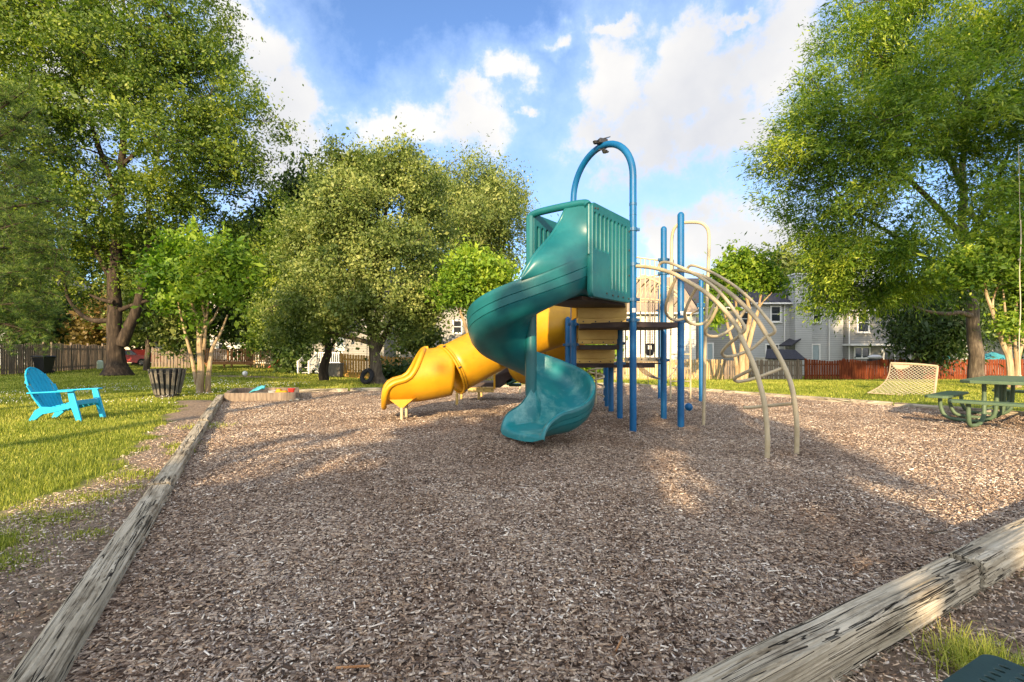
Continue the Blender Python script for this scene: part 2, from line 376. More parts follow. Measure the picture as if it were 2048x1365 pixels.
def m_mulch():
    m, nt, b = newmat('mulch'); g = nt.nodes.new('ShaderNodeNewGeometry').outputs['Position']
    hs = []; cols = []
    for (rot, s3, seed) in ((.4, (75, 26, 1), 0), (1.7, (24, 80, 1), 7)):
        mp = nt.nodes.new('ShaderNodeMapping'); mp.inputs['Rotation'].default_value = (0,0,rot); mp.inputs['Scale'].default_value = s3; mp.inputs['Location'].default_value = (seed,seed,0)
        nt.links.new(g, mp.inputs[0]); vo = nt.nodes.new('ShaderNodeTexVoronoi'); vo.inputs['Scale'].default_value = 1.0; nt.links.new(mp.outputs[0], vo.inputs['Vector'])
        sp = nt.nodes.new('ShaderNodeSeparateColor'); nt.links.new(vo.outputs['Color'], sp.inputs[0]); cols.append(sp.outputs[0]); hs.append(vo.outputs['Distance'])
    sel = mnode(nt, 'GREATER_THAN', noise_n(nt, 30, 2), .5)
    mx = nt.nodes.new('ShaderNodeMix'); mx.data_type = 'FLOAT'; nt.links.new(sel, mx.inputs['Factor']); nt.links.new(cols[0], mx.inputs[2]); nt.links.new(cols[1], mx.inputs[3])
    c = ramp(nt, mx.outputs[0], [(0,(.045,.032,.025,1)),(.3,(.14,.10,.075,1)),(.6,(.32,.25,.19,1)),(.85,(.52,.43,.34,1)),(1,(.74,.64,.51,1))])
    d = noise_n(nt, .9, 5, .6); dd = ramp(nt, d, [(.35, (.78,.67,.60,1)), (.65, (1.28,1.22,1.16,1))])
    m2 = nt.nodes.new('ShaderNodeMix'); m2.data_type = 'RGBA'; m2.blend_type = 'MULTIPLY'; m2.inputs['Factor'].default_value = 1
    nt.links.new(c, m2.inputs['A']); nt.links.new(dd, m2.inputs['B']); nt.links.new(m2.outputs['Result'], b.inputs['Base Color'])
    b.inputs['Roughness'].default_value = .95; b.inputs['Specular IOR Level'].default_value = .1
    bump(nt, b, mnode(nt, 'SUBTRACT', mx.outputs[0], mnode(nt, 'ADD', hs[0], hs[1])), .9, .012); return m
M['mulch'] = m_mulch()

def m_ground():
    m, nt, b = newmat('lawn and soil'); a = nt.nodes.new('ShaderNodeAttribute'); a.attribute_name = 'bare'
    g = ramp(nt, noise_n(nt, 3.0, 8, .7), [(.3, (.07,.10,.014,1)), (.55, (.16,.19,.025,1)), (.75, (.27,.27,.05,1))])
    s = ramp(nt, noise_n(nt, 22.0, 9, .75), [(.3, (.09,.066,.048,1)), (.5, (.27,.20,.145,1)), (.72, (.52,.41,.30,1))])
    f = mnode(nt, 'ADD', a.outputs['Fac'], mnode(nt, 'MULTIPLY_ADD', noise_n(nt, 7, 5, .7), .8, -.4))
    mr = nt.nodes.new('ShaderNodeMapRange'); nt.links.new(f, mr.inputs[0]); mr.inputs['From Min'].default_value = .35; mr.inputs['From Max'].default_value = .65
    mx = nt.nodes.new('ShaderNodeMix'); mx.data_type = 'RGBA'; nt.links.new(mr.outputs[0], mx.inputs['Factor']); nt.links.new(g, mx.inputs['A']); nt.links.new(s, mx.inputs['B'])
    nt.links.new(mx.outputs['Result'], b.inputs['Base Color']); b.inputs['Roughness'].default_value = .95; b.inputs['Specular IOR Level'].default_value = .1
    bump(nt, b, noise_n(nt, 45, 6, .8), .8, .02); return m
M['ground'] = m_ground()

def m_siding(name, col, pitch=.18):
    m, nt, b = newmat(name); g = nt.nodes.new('ShaderNodeNewGeometry').outputs['Position']
    sp = nt.nodes.new('ShaderNodeSeparateXYZ'); nt.links.new(g, sp.inputs[0])
    fr = mnode(nt, 'FRACT', mnode(nt, 'DIVIDE', sp.outputs[2], pitch))
    c = ramp(nt, noise_n(nt, 1.2, 4), [(.3, sc(col, .92)), (.7, sc(col, 1.06))])
    edge = ramp(nt, fr, [(0, (.35,.35,.36,1)), (.16, (.95,.95,.95,1)), (1, (1.05,1.05,1.05,1))])
    mx = nt.nodes.new('ShaderNodeMix'); mx.data_type = 'RGBA'; mx.blend_type = 'MULTIPLY'; mx.inputs['Factor'].default_value = 1
    nt.links.new(c, mx.inputs['A']); nt.links.new(edge, mx.inputs['B']); nt.links.new(mx.outputs['Result'], b.inputs['Base Color'])
    b.inputs['Roughness'].default_value = .6; bump(nt, b, mnode(nt, 'SUBTRACT', 1.0, fr), .6, .02); return m
M['siding_grey'] = m_siding('grey siding', (.26,.255,.235,1)); M['siding_cream'] = m_siding('cream siding', (.62,.57,.48,1))
M['siding_white'] = m_siding('white siding', (.62,.60,.56,1)); M['siding_light'] = m_siding('light grey siding', (.42,.425,.415,1))
M['roof'] = m_plain('roof shingles', (.055,.055,.065,1), .95, .3, 9, .6, .1)
M['roof_tan'] = m_plain('tan roof shingles', (.30,.23,.17,1), .95, .25, 9, .6, .1)
M['trim'] = m_plain('white trim', (.74,.73,.70,1), .5, .06)
M['gl'] = m_plain('window glass', (.02,.025,.03,1), .08, .3, 1.5, 0, .8)
M['door_grey'] = m_plain('grey door', (.33,.40,.42,1), .5, .08)
M['blue'] = m_plain('blue post paint', (.001,.090,.235,1), .42, .12, 3, .0, .35, dirt=(.010,.14,.30,1), dirt_amt=.5)
M['blue_clamp'] = m_plain('blue clamp paint', (.005,.08,.19,1), .45, .12, 12, .1)
M['beige'] = m_plain('beige coated steel', (.46,.38,.24,1), .42, .10, 5, .05, .4, dirt=(.34,.25,.12,1), dirt_amt=.6, dscale=6)
M['beige_old'] = m_plain('mustard coated steel', (.50,.34,.10,1), .45, .15, 5, .05, .4)
M['teal'] = m_plain('teal plastic', (.005,.105,.115,1), .38, .16, 2.2, .05, .5, dirt=(.02,.15,.15,1), dirt_amt=.55, dscale=2.4)
M['teal_in'] = m_plain('worn teal plastic', (.014,.19,.21,1), .33, .18, 2.4, .03, .55, dirt=(.20,.42,.38,1), dirt_amt=.9, dscale=2.6)
M['yellow'] = m_plain('yellow plastic', (.50,.255,.008,1), .38, .12, 2.0, .05, .4, dirt=(.38,.17,.01,1), dirt_amt=.7, dscale=2.6)
M['panel'] = m_plain('tan plastic panel', (.56,.37,.10,1), .5, .10, 2.5, .05, .35, dirt=(.42,.24,.05,1), dirt_amt=.6)
M['brown'] = m_plain('brown vinyl coated deck', (.040,.025,.020,1), .6, .2, 8, .2, .4)
M['black'] = m_plain('black plastic', (.018,.018,.020,1), .4, .2, 6)
M['rubber'] = m_plain('black rubber', (.02,.02,.022,1), .8, .3, 9, .3, .3)
M['green_metal'] = m_plain('green coated metal', (.085,.135,.075,1), .5, .12, 6, .1, .35, dirt=(.16,.21,.13,1), dirt_amt=.6, dscale=5)
M['green_dark'] = m_plain('dark green plastic coating', (.020,.045,.040,1), .42, .15, 9, .15, .5)
M['chair'] = m_plain('turquoise chair plastic', (.012,.36,.60,1), .35, .06, 3, .0, .5)
M['bolt'] = m_plain('bolt steel', (.08,.07,.06,1), .5, .2, 20, 0, .5, .6)
M['chain'] = m_plain('steel chain', (.16,.15,.14,1), .5, .2, 20, 0, .5, .7)
M['cable'] = m_plain('grey cable', (.16,.15,.14,1), .7, .2, 20)
M['red'] = m_plain('red car paint', (.42,.035,.025,1), .3, .1, 2, 0, .5)
M['green_plastic'] = m_plain('dark green slide plastic', (.010,.075,.035,1), .4, .15, 3)
def m_timber():
    m, nt, b = newmat('weathered timber'); v = objco(nt)
    g1 = noise_n(nt, 1.0, 6, .6, vec=v, sc3=(26, .9, 26), dist=.15); g2 = noise_n(nt, 1.0, 5, .7, vec=v, sc3=(120, 3.0, 120)); pt = noise_n(nt, 2.0, 5, .6, vec=v, sc3=(1.5, 1, 1.5))
    f = mnode(nt, 'ADD', mnode(nt, 'MULTIPLY', g1, .55), mnode(nt, 'ADD', mnode(nt, 'MULTIPLY', g2, .30), mnode(nt, 'MULTIPLY', pt, .15)))
    c = ramp(nt, f, [(.36, (.14,.118,.082,1)), (.47, (.36,.31,.225,1)), (.58, (.54,.475,.36,1)), (.70, (.68,.61,.48,1))])
    dk = ramp(nt, noise_n(nt, 3.2, 7, .7, vec=v, sc3=(1.6, .5, 1.6), loc=(4, 2, 8)), [(.50, (1,1,1,1)), (.64, (.42,.38,.34,1))])
    cr = None; h = f
    for (s3, lc, wd) in (((9, .14, 9), (3, 1, 2), .0065), ((20, .24, 20), (9, 4, 5), .009), ((3, 5.5, 3), (1, 7, 3), .0022), ((14, .18, 14), (12, 1, 25), .007), ((28, .3, 28), (2, 11, 5), .011)):
        w = noise_n(nt, 1.0, 3, .5, vec=v, sc3=s3, loc=lc, dist=.05); a_ = mnode(nt, 'ABSOLUTE', mnode(nt, 'SUBTRACT', w, .5))
        mr = nt.nodes.new('ShaderNodeMapRange'); nt.links.new(a_, mr.inputs[0]); mr.inputs['From Min'].default_value = wd*.25; mr.inputs['From Max'].default_value = wd
        gate = mnode(nt, 'GREATER_THAN', noise_n(nt, 1.3, 2, vec=v, loc=(lc[1], 3, lc[0]), sc3=(1, 1, 1)), .50 if s3[1] < 2 else .58)
        k = mnode(nt, 'MAXIMUM', mr.outputs[0], mnode(nt, 'SUBTRACT', 1.0, gate)); cr = k if cr is None else mnode(nt, 'MULTIPLY', cr, k)
    m1 = nt.nodes.new('ShaderNodeMix'); m1.data_type = 'RGBA'; m1.blend_type = 'MULTIPLY'; m1.inputs['Factor'].default_value = 1; nt.links.new(c, m1.inputs['A']); nt.links.new(dk, m1.inputs['B'])
    m2 = nt.nodes.new('ShaderNodeMix'); m2.data_type = 'RGBA'; nt.links.new(cr, m2.inputs['Factor']); m2.inputs['A'].default_value = (.025,.02,.015,1); nt.links.new(m1.outputs['Result'], m2.inputs['B'])
    nt.links.new(m2.outputs['Result'], b.inputs['Base Color']); b.inputs['Roughness'].default_value = .9; b.inputs['Specular IOR Level'].default_value = .15
    bump(nt, b, mnode(nt, 'MULTIPLY_ADD', cr, 1.6, f), 1.0, .010); return m
M['timber'] = m_timber()
M['fence_grey'] = m_wood('grey fence boards', [(.10,.075,.055,1),(.20,.155,.115,1),(.32,.25,.18,1)], (5,5,.6), scale=3)
M['fence_tan'] = m_wood('tan fence boards', [(.26,.17,.08,1),(.42,.30,.15,1),(.56,.42,.24,1)], (5,5,.6), scale=3)
M['fence_red'] = m_wood('red stained fence boards', [(.07,.016,.007,1),(.17,.038,.013,1),(.29,.085,.028,1)], (5,5,.6), scale=3)
M['fence_gold'] = m_wood('golden fence boards', [(.25,.13,.035,1),(.42,.23,.06,1),(.56,.33,.10,1)], (5,5,.6), scale=3)
M['deck_wood'] = m_wood('brown deck wood', [(.20,.09,.035,1),(.36,.17,.07,1),(.48,.26,.12,1)], (5,5,.6), scale=3)
M['slat'] = m_wood('charred grey slats', [(.055,.05,.042,1),(.15,.135,.11,1),(.27,.24,.18,1)], (9,9,.8), scale=2.4, vec='obj')
M['net'] = m_plain('cream netting', (.50,.43,.31,1), .9, .1)
M['canvas'] = m_plain('tan canvas', (.36,.28,.18,1), .9, .1)
M['utility'] = m_plain('pale green cabinet', (.50,.62,.50,1), .5, .05)
M['umbrella'] = m_plain('teal umbrella cloth', (.06,.34,.42,1), .8, .08)
M['sand'] = m_plain('sandbox sand', (.30,.23,.16,1), .95, .25, 20, .6, .1)

# ------------------------------------------------------------------ the ground
U = Vector((.874, .486)); 
BED = [(-1.08, .77), (11.47, 7.75), (4.1, 18.5), (-8.6, 14.6)]
def inpoly(x, y, P):
    x = np.asarray(x); y = np.asarray(y); r = np.zeros(x.shape, bool); n = len(P)
    for i in range(n):
        x0, y0 = P[i]; x1, y1 = P[(i+1) % n]
        c = ((y0 > y) != (y1 > y)) & (x < (x1-x0)*(y-y0)/(y1-y0+1e-12)+x0); r ^= c
    return r
def vnoise(x, y, s, seed=0):             # numpy value noise
    x = np.asarray(x)*s+seed*17.3; y = np.asarray(y)*s+seed*9.1
    xi = np.floor(x).astype(np.int64); yi = np.floor(y).astype(np.int64); fx = x-xi; fy = y-yi
    fx = fx*fx*(3-2*fx); fy = fy*fy*(3-2*fy)
    def h(a, b): 
        n = (a*374761393+b*668265263+seed*1442695) & 0x7fffffff; n = (n ^ (n >> 13))*1274126177 & 0x7fffffff
        return ((n ^ (n >> 16)) & 0xffff)/65535.0
    return (h(xi,yi)*(1-fx)+h(xi+1,yi)*fx)*(1-fy)+(h(xi,yi+1)*(1-fx)+h(xi+1,yi+1)*fx)*fy
def terr(X, Y):
    t = np.clip((Y-19.5)/13.0, 0, 1.15); s = np.clip((X+17)/11.0, 0, 1); return -0.66*t*s*s*(3-2*s)
def bare(X, Y):                          # worn strip outside the left timber, worn patches under trees
    X = np.asarray(X); Y = np.asarray(Y)
    xl = -1.80-(Y-1.92)*.545; s = (xl-X)*.877            # distance outside the left border
    n = vnoise(X, Y, .9, 3)*.6+vnoise(X, Y, 2.7, 4)*.4
    wid = .25+.75*n+.35*np.clip((5-Y)/4, 0, 1)
    b = np.clip(1.0-(s-wid)/.35, 0, 1)*(s > -.6)*(Y < 13.0)
    b2 = np.clip(1.25-np.hypot((X+13.5)/5.5, (Y-25.5)/1.6)-.6*n, 0, 1)
    b3 = np.clip(1.2-np.hypot((X+19)/6, (Y-27.5)/1.0)-.5*n, 0, 1)
    b5 = np.clip(1.15-np.hypot((X+4.9)/.7, (Y-9.2)/1.0)-.5*n, 0, 1)
    # near side, outside the lower right timber
    d = (X+1.08)*(-.486)+(Y-.77)*.874
    b4 = (d < -.05)*1.0*(Y < 9)
    return np.clip(np.maximum.reduce([b, b2, b3, b4, b5*1.3]), 0, 1)

def ground():
    xs = np.concatenate([np.linspace(-400, -45, 12), np.linspace(-42, 42, 169), np.linspace(45, 400, 12)])
    ys = np.concatenate([np.linspace(-120, -12, 8), np.linspace(-10, 48, 175), np.linspace(52, 700, 14)])
    Xg, Yg = np.meshgrid(xs, ys); Z = terr(Xg, Yg) - .012 + (vnoise(Xg, Yg, .35, 1)-.5)*.03*np.clip((Yg-19)/6, 0, 1)
    # inside the bed the soil lies below the mulch
    Z = np.where(inpoly(Xg, Yg, BED), -.16, Z)
    V = np.stack([Xg, Yg, Z], -1).reshape(-1, 3); ny, nx = Xg.shape
    i = np.arange(nx-1)[None, :]+nx*np.arange(ny-1)[:, None]; F = np.stack([i, i+1, i+1+nx, i+nx], -1).reshape(-1, 4)
    o = nmesh('ground', V, F, M['ground'], attrs={'bare': ('POINT', bare(V[:, 0], V[:, 1]))}, smooth=True); o['kind'] = 'structure'
    # mulch bed: gently uneven sheet
    xs = np.linspace(-9.5, 12.3, 190); ys = np.linspace(.4, 19.2, 165); Xg, Yg = np.meshgrid(xs, ys)
    Z = (vnoise(Xg, Yg, 1.3, 5)-.5)*.035+(vnoise(Xg, Yg, 4.0, 6)-.5)*.015
    pit = np.exp(-(((Xg-.0)/.9)**2+((Yg-5.7)/.6)**2)); Z = Z-.05*pit
    V = np.stack([Xg, Yg, Z], -1).reshape(-1, 3); ny, nx = Xg.shape
    i = np.arange(nx-1)[None, :]+nx*np.arange(ny-1)[:, None]; F = np.stack([i, i+1, i+1+nx, i+nx], -1).reshape(-1, 4)
    grown = [(-1.2, .6), (11.7, 7.7), (4.1, 18.65), (-8.75, 14.7)]
    c = V[F].mean(1); F = F[inpoly(c[:, 0], c[:, 1], grown)]
    o = nmesh('mulch_bed', V, F, M['mulch'], smooth=True); o['kind'] = 'structure'
ground()

def bedz(X, Y):
    pit = np.exp(-(((X-.0)/.9)**2+((Y-5.7)/.6)**2))
    return (vnoise(X, Y, 1.3, 5)-.5)*.035+(vnoise(X, Y, 4.0, 6)-.5)*.015-.05*pit

def scatter(rho, box, n_try, maxr):      # rejection sampling of points with density rho(x,y)
    x = rng.uniform(box[0], box[1], n_try); y = rng.uniform(box[2], box[3], n_try)
    k = rng.uniform(0, maxr, n_try) < rho(x, y); return x[k], y[k]
def chips():
    X = []; Y = []
    for (y0, y1, dens) in ((1.3, 3.0, 4800), (3.0, 5.0, 3200), (5.0, 8.0, 1500), (8, 12, 750), (12, 18.6, 300)):
        half = max(1.6, y1*1.12); x0 = max(-9, -half); x1 = min(12, half)
        n = int((x1-x0)*(y1-y0)*dens); x = rng.uniform(x0, x1, n); y = rng.uniform(y0, y1, n)
        k = inpoly(x, y, BED) | ((((x+1.08)*(-.486)+(y-.77)*.874) < -.16) & (y < 3.2) & (rng.random(n) < .7)) | ((bare(x, y) > .6) & (x < -1.8) & (y < 9) & (rng.random(n) < .6))
        k &= rng.random(n) < .45+.9*(vnoise(x, y, 1.4, 31)*.6+vnoise(x, y, 4.2, 32)*.4)
        X.append(x[k]); Y.append(y[k])
    X = np.concatenate(X); Y = np.concatenate(Y); n = len(X)
    big = 1+np.clip((Y-5)/14, 0, .4)
    l = rng.lognormal(math.log(.019), .52, n).clip(.007, .085)*big; w = rng.lognormal(math.log(.0055), .45, n).clip(.002, .020)*big; t = rng.uniform(.002, .006, n)
    a = rng.uniform(0, math.pi*2, n); tl = rng.normal(0, .22, n); ro = rng.normal(0, .3, n)
    inb = inpoly(X, Y, BED)
    z = np.where(inb, bedz(X, Y), 0.0)+rng.uniform(.002, .020, n)
    d = np.stack([np.cos(a)*np.cos(tl), np.sin(a)*np.cos(tl), np.sin(tl)], -1)
    s0 = np.stack([-np.sin(a), np.cos(a), np.zeros(n)], -1); up = np.cross(d, s0)
    s = s0*np.cos(ro)[:, None]+up*np.sin(ro)[:, None]; up = np.cross(d, s)
    c = np.stack([X, Y, z], -1); corners = []
    for k, (sx, sy, sz) in enumerate([(-1,-1,-1),(1,-1,-1),(1,1,-1),(-1,1,-1),(-1,-1,1),(1,-1,1),(1,1,1),(-1,1,1)]):
        j = rng.uniform(.55, 1.0, (n, 1))
        corners.append(c+d*(l/2*sx)[:, None]*j+s*(w/2*sy)[:, None]*rng.uniform(.45, 1.0, (n, 1))+up*(t/2*sz)[:, None])
    V = np.stack(corners, 1).reshape(-1, 3); b = np.arange(n)[:, None]*8
    fs = np.array([(4,5,6,7),(0,1,5,4),(1,2,6,5),(2,3,7,6),(3,0,4,7)])
    F = (b[:, :, None]+fs[None]).reshape(-1, 4)
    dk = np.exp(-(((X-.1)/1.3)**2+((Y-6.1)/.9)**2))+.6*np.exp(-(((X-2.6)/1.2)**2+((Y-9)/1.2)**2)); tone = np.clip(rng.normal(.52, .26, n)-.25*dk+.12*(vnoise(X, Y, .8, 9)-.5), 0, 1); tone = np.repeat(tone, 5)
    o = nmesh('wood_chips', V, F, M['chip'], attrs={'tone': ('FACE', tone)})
    tag(o, 'loose brown and grey wood chips covering the play area', 'wood chips', kind='stuff')
chips()

def blades(name, X, Y, Z, L, W, mat, label, cat, lean=.45, tone=None, seg=2, flat=False):
    n = len(X); a = rng.uniform(0, 2*math.pi, n); ln = rng.uniform(.1, 1, n)*lean
    d = np.stack([np.cos(a), np.sin(a), np.zeros(n)], -1); s = np.stack([-np.sin(a+rng.uniform(-.6,.6,n)), np.cos(a), np.zeros(n)], -1)*(W/2)[:, None]
    c = np.stack([X, Y, Z], -1); up = np.array([0, 0, 1.0])
    if flat: p1 = c+d*(L*.5)[:, None]+up*rng.uniform(.004, .03, n)[:, None]; p2 = c+d*L[:, None]+up*rng.uniform(.0, .02, n)[:, None]
    else: p1 = c+d*(L*ln*.35)[:, None]+up*(L*.58)[:, None]; p2 = c+d*(L*ln)[:, None]+up*(L*np.sqrt(np.clip(1-ln**2*.8, .1, 1)))[:, None]
    V = np.stack([c-s, c+s, p1+s*.75, p1-s*.75, p2], 1).reshape(-1, 3); b = np.arange(n)[:, None]*5
    F = (b[:, :, None]+np.array([(0,1,2),(0,2,3),(3,2,4)])[None]).reshape(-1, 3)
    if tone is None: tone = np.clip(rng.normal(.5, .22, n)+.5*(vnoise(X, Y, .7, 2)-.5), 0, 1)
    o = nmesh(name, V, F, mat, attrs={'tone': ('FACE', np.repeat(tone, 3))})
    tag(o, label, cat, kind='stuff'); return o
def lawn():
    X = []; Y = []
    for (y0, y1, dens, x0, x1) in ((2.2, 5.0, 3800, -6.5, -1.5), (5, 9, 2200, -11, -3.5), (9, 15, 700, -17, -5), (15, 24, 260, -27, 21), (14, 24, 160, -26, 22), (24, 40, 85, -40, 36), (8.0, 19, 300, 4, 21)):
        n = int((x1-x0)*(y1-y0)*dens); x = rng.uniform(x0, x1, n); y = rng.uniform(y0, y1, n)
        xl = -1.80-(y-1.92)*.545
        k = ~inpoly(x, y, [(-1.3,.5),(11.75,7.7),(4.1,18.75),(-8.85,14.75)]) & (bare(x, y)+.9*(vnoise(x, y, 3.2, 8)-.5) < .5)
        k &= ~((x > -8) & (y < 7.9) & (x > xl))
        k &= np.abs(x) < y*1.12+.6
        X.append(x[k]); Y.append(y[k])
    # tufts: ragged edge of the lawn in the left foreground, one tuft against the lower right timber
    for (cx_, cy_, r, n) in ((-3.15, 2.95, .16, 900), (-3.5, 3.3, .2, 900), (-3.55, 3.75, .2, 800), (-3.0, 3.45, .1, 300), (-3.75, 4.3, .22, 800), (-3.95, 5.0, .25, 700), (-3.6,4.6,.08,150), (-4.25, 6.2, .12, 400), (-4.5,6.6,.18,500), (-5.2, 8.3, .3, 500)):
        X.append(rng.normal(cx_, r*.75, n)); Y.append(rng.normal(cy_, r*.5, n))
    X = np.concatenate(X); Y = np.concatenate(Y); n = len(X)
    L = rng.uniform(.028, .07, n)*(1+np.clip((Y-12)/20, 0, .7))*(.6+.8*vnoise(X, Y, 1.6, 12)); W = rng.uniform(.003, .006, n)*np.clip(Y/4.5, 1, 6.5)
    blades('grass', X, Y, terr(X, Y)-.012, L, W, M['grass'], 'short sunlit green and yellow grass of the lawn', 'grass', lean=1.0)
    # the tuft by the lower right timber
    n = 800; x = rng.normal(1.93, .09, n); y = rng.normal(1.98, .07, n)
    blades('grass_tuft', x, y, np.zeros(n)-.01, rng.uniform(.05, .16, n), rng.uniform(.003, .005, n), M['grass'], 'bright green grass tuft growing against the lower right timber', 'grass tuft', lean=1.15)
    # clover flowers and straw
    n = 900; x = rng.uniform(.9, 6, n); y = rng.uniform(.9, 4, n); k = (((x+1.08)*(-.486)+(y-.77)*.874) < -.17)
    x, y = x[k], y[k]; n = len(x)
    x2 = rng.uniform(-3.2, -1.9, 900); y2 = rng.uniform(1.8, 4.5, 900); k = (bare(x2, y2) > .7) & (x2 < -1.86-(y2-1.92)*.545); x = np.concatenate([x, x2[k]]); y = np.concatenate([y, y2[k]]); n = len(x)
    blades('dry_straw', x, y, np.full(n, .006), rng.uniform(.05, .16, n), rng.uniform(.0015, .003, n), M['straw'], 'dry straw and dead grass stems lying on the bare soil', 'straw', flat=True)
    n = 1500; x = rng.uniform(-16, -6.5, n); y = rng.uniform(11, 22, n); k = (vnoise(x, y, .5, 21) > .5) & ~inpoly(x, y, BED) & (bare(x,y) < .3)
    x, y = x[k], y[k]
    mb = MB(); mb.sm = False
    for a, b in zip(x, y):
        mb.add([(a-.012, b, .075), (a, b-.012, .075), (a+.012, b, .075), (a, b+.012, .075), (a, b, .095)], [(0,1,4),(1,2,4),(2,3,4),(3,0,4)])
    tag(mb.build('clover_flowers', M['trim'], norm=False), 'tiny white clover flowers dotting the shaded lawn', 'clover', kind='stuff')
lawn()

# ------------------------------------------------------------------ timbers
def timber(label, p0, p1, w=.17, t=.17, top=.14, res=(150, 28), rough=.010, seed=0, group=None):
    p0 = Vector((p0[0], p0[1], 0)); p1 = Vector((p1[0], p1[1], 0)); d = p1-p0; L = d.length; ang = math.atan2(-d.x, d.y)
    nl, nc = res; rows = []
    for i in range(nl+1):
        y = L*i/nl; r = []
        for k in range(nc):
            q = k/nc*4; side = int(q); f = q-side; hw, ht = w/2, t/2
            f2 = f
            P = [(-hw+2*hw*f2, ht), (hw, ht-2*ht*f2), (hw-2*hw*f2, -ht), (-hw, -ht+2*ht*f2)][side]
            nx, nz = [(0,1),(1,0),(0,-1),(-1,0)][side]
            ed = min(f, 1-f)*[w, t, w, t][side]
            rnd = .016*max(0, 1-ed/.02)**2
            wq = mnoise.noise(Vector((P[0]*4, y*1.6+seed, P[1]*4)))*.02; gr = mnoise.noise(Vector(((P[0]+wq)*26+seed*7, y*.55, (P[1]+wq)*26)))
            gr2 = mnoise.noise(Vector((P[0]*95+seed*3, y*1.4+9, P[1]*95)))
            lo = mnoise.noise(Vector((P[0]*5+seed, y*2.0, P[1]*5+4)))
            disp = lo*rough*.9-max(0, .07-abs(gr))*rough*13.0+gr2*rough*.35-rnd*(1.0+lo)
            if i in (0, nl): disp -= .006
            e = 1
            l2 = math.hypot(P[0], P[1]) or 1
            r.append(Vector((P[0]+nx*disp-P[0]/l2*rnd*.4, y+(gr*.02 if i in (0, nl) else 0), P[1]+nz*disp-P[1]/l2*rnd*.4)))
        rows.append(r)
    mb = MB(); mb.grid(rows, closed_u=True)
    mb.f.append(tuple(range(nc))); mb.f.append(tuple(reversed(range(nl*nc, nl*nc+nc))))
    o = mb.build('landscape_timber', M['timber'], smooth=True)
    o.location = (p0.x, p0.y, top-t/2); o.rotation_euler = (0, 0, ang); TR[o.name] = o.location.copy()
    return tag(o, label, 'timber', 'timbers edging the play area')
lt = lambda Y, off=0: (-1.80-off-(Y-1.92)*.545, Y)
timber('nearest cracked grey timber of the left edge, leaving the picture at bottom left', lt(.55, .06), lt(4.38, .05), .165, .18, .085, (420, 150), .012, 1)
timber('long grey timber on the left edge between the dirt strip and the sunlit wood chips', lt(4.42, .05), lt(8.3, .03), .165, .18, .10, (240, 80), .012, 2)
timber('farthest timber of the left edge, ending beside the wooden sandbox', lt(8.33, .03), lt(13.1), .17, .18, .12, (200, 28), .012, 3)
o2 = Vector((.486, -.874))*.077
bl = lambda a: (-1.08+.874*a+o2.x, .77+.486*a+o2.y)
timber('big cracked grey timber crossing the bottom right corner beside the grass tuft', bl(.3), bl(4.02), .16, .20, .155, (460, 160), .013, 5)
timber('weathered timber of the bottom right edge, continuing beyond the jagged joint', bl(4.06), bl(8.0), .17, .20, .162, (260, 100), .013, 6)
timber('timber of the lower right edge outside the picture beyond the bench', bl(8.05), bl(14.2), .17, .20, .155, (60, 20), .012, 7)
def lerp2(a, b, t): return (a[0]+(b[0]-a[0])*t, a[1]+(b[1]-a[1])*t)
for t0, t1, lb in ((.0, .26, 'low timber behind the sandbox along the far left edge of the wood chips'), (.265, .60, 'low timber along the far edge of the wood chips behind the yellow slide'), (.605, 1.0, 'low timber along the far edge of the wood chips behind the blue posts')):
    timber(lb, lerp2(BED[3], BED[2], t0), lerp2(BED[3], BED[2], t1), .15, .12, .09, (60, 20), .01, 11)
for t0, t1, lb in ((.0, .33, 'timber at the right edge of the wood chips behind the ladder arch'), (.335, .66, 'timber at the right edge of the wood chips left of the picnic table'), (.665, 1.0, 'timber at the right edge of the wood chips under the picnic table')):
    timber(lb, lerp2(BED[2], BED[1], t0), lerp2(BED[2], BED[1], t1), .15, .12, .09, (60, 20), .01, 13)

# ------------------------------------------------------------------ trees
def leafcloud(name, C, per, sig, size, aspect, mat, parent, tone_c, updir=.35, droop=0.0, sizevar=.35, star=False):
    C = np.asarray(C, dtype=float); m = len(C); n = m*per
    c = np.repeat(C, per, 0); ax = C-C.mean(0); ax /= np.linalg.norm(ax, axis=1)[:, None]+1e-6; ax = ax*.8+rng.normal(0, .6, (m, 3)); ax[:, 2] += .15-droop*.8; ax /= np.linalg.norm(ax, axis=1)[:, None]
    csc = np.exp(rng.normal(0, .3, m))[:, None]
    off = rng.normal(0, 1, (n, 3))*np.asarray(sig)*.58+np.repeat(ax*np.mean(sig)*csc, per, 0)*rng.normal(0, 1.75, (n, 1))
    p = c+off
    if star: dirv = off/np.linalg.norm(off, axis=1)[:, None]+rng.normal(0, .35, (n, 3))
    else: dirv = rng.normal(0, 1, (n, 3))
    dirv[:, 2] -= droop; dirv /= np.linalg.norm(dirv, axis=1)[:, None]
    ow = c-C.mean(0); ow /= np.linalg.norm(ow, axis=1)[:, None]+1e-6; nr = rng.normal(0, .62, (n, 3))+ow*.6; nr[:, 2] += updir; s = np.cross(dirv, nr); s /= np.linalg.norm(s, axis=1)[:, None]+1e-9
    L = size*np.exp(rng.normal(0, sizevar, n)); 
    d = dirv*L[:, None]; s = s*(L*aspect)[:, None]*.5
    nn = np.cross(d, s); 
    V = np.stack([p-d*.5, p+s-d*.05, p+d*.5, p-s-d*.05], 1).reshape(-1, 3)
    F = np.arange(n*4).reshape(-1, 4)
    tone = np.clip(np.repeat(tone_c, per)+rng.normal(0, .16, n), 0, 1)
    return nmesh(name, V, F, mat, parent, attrs={'tone': ('FACE', tone)})

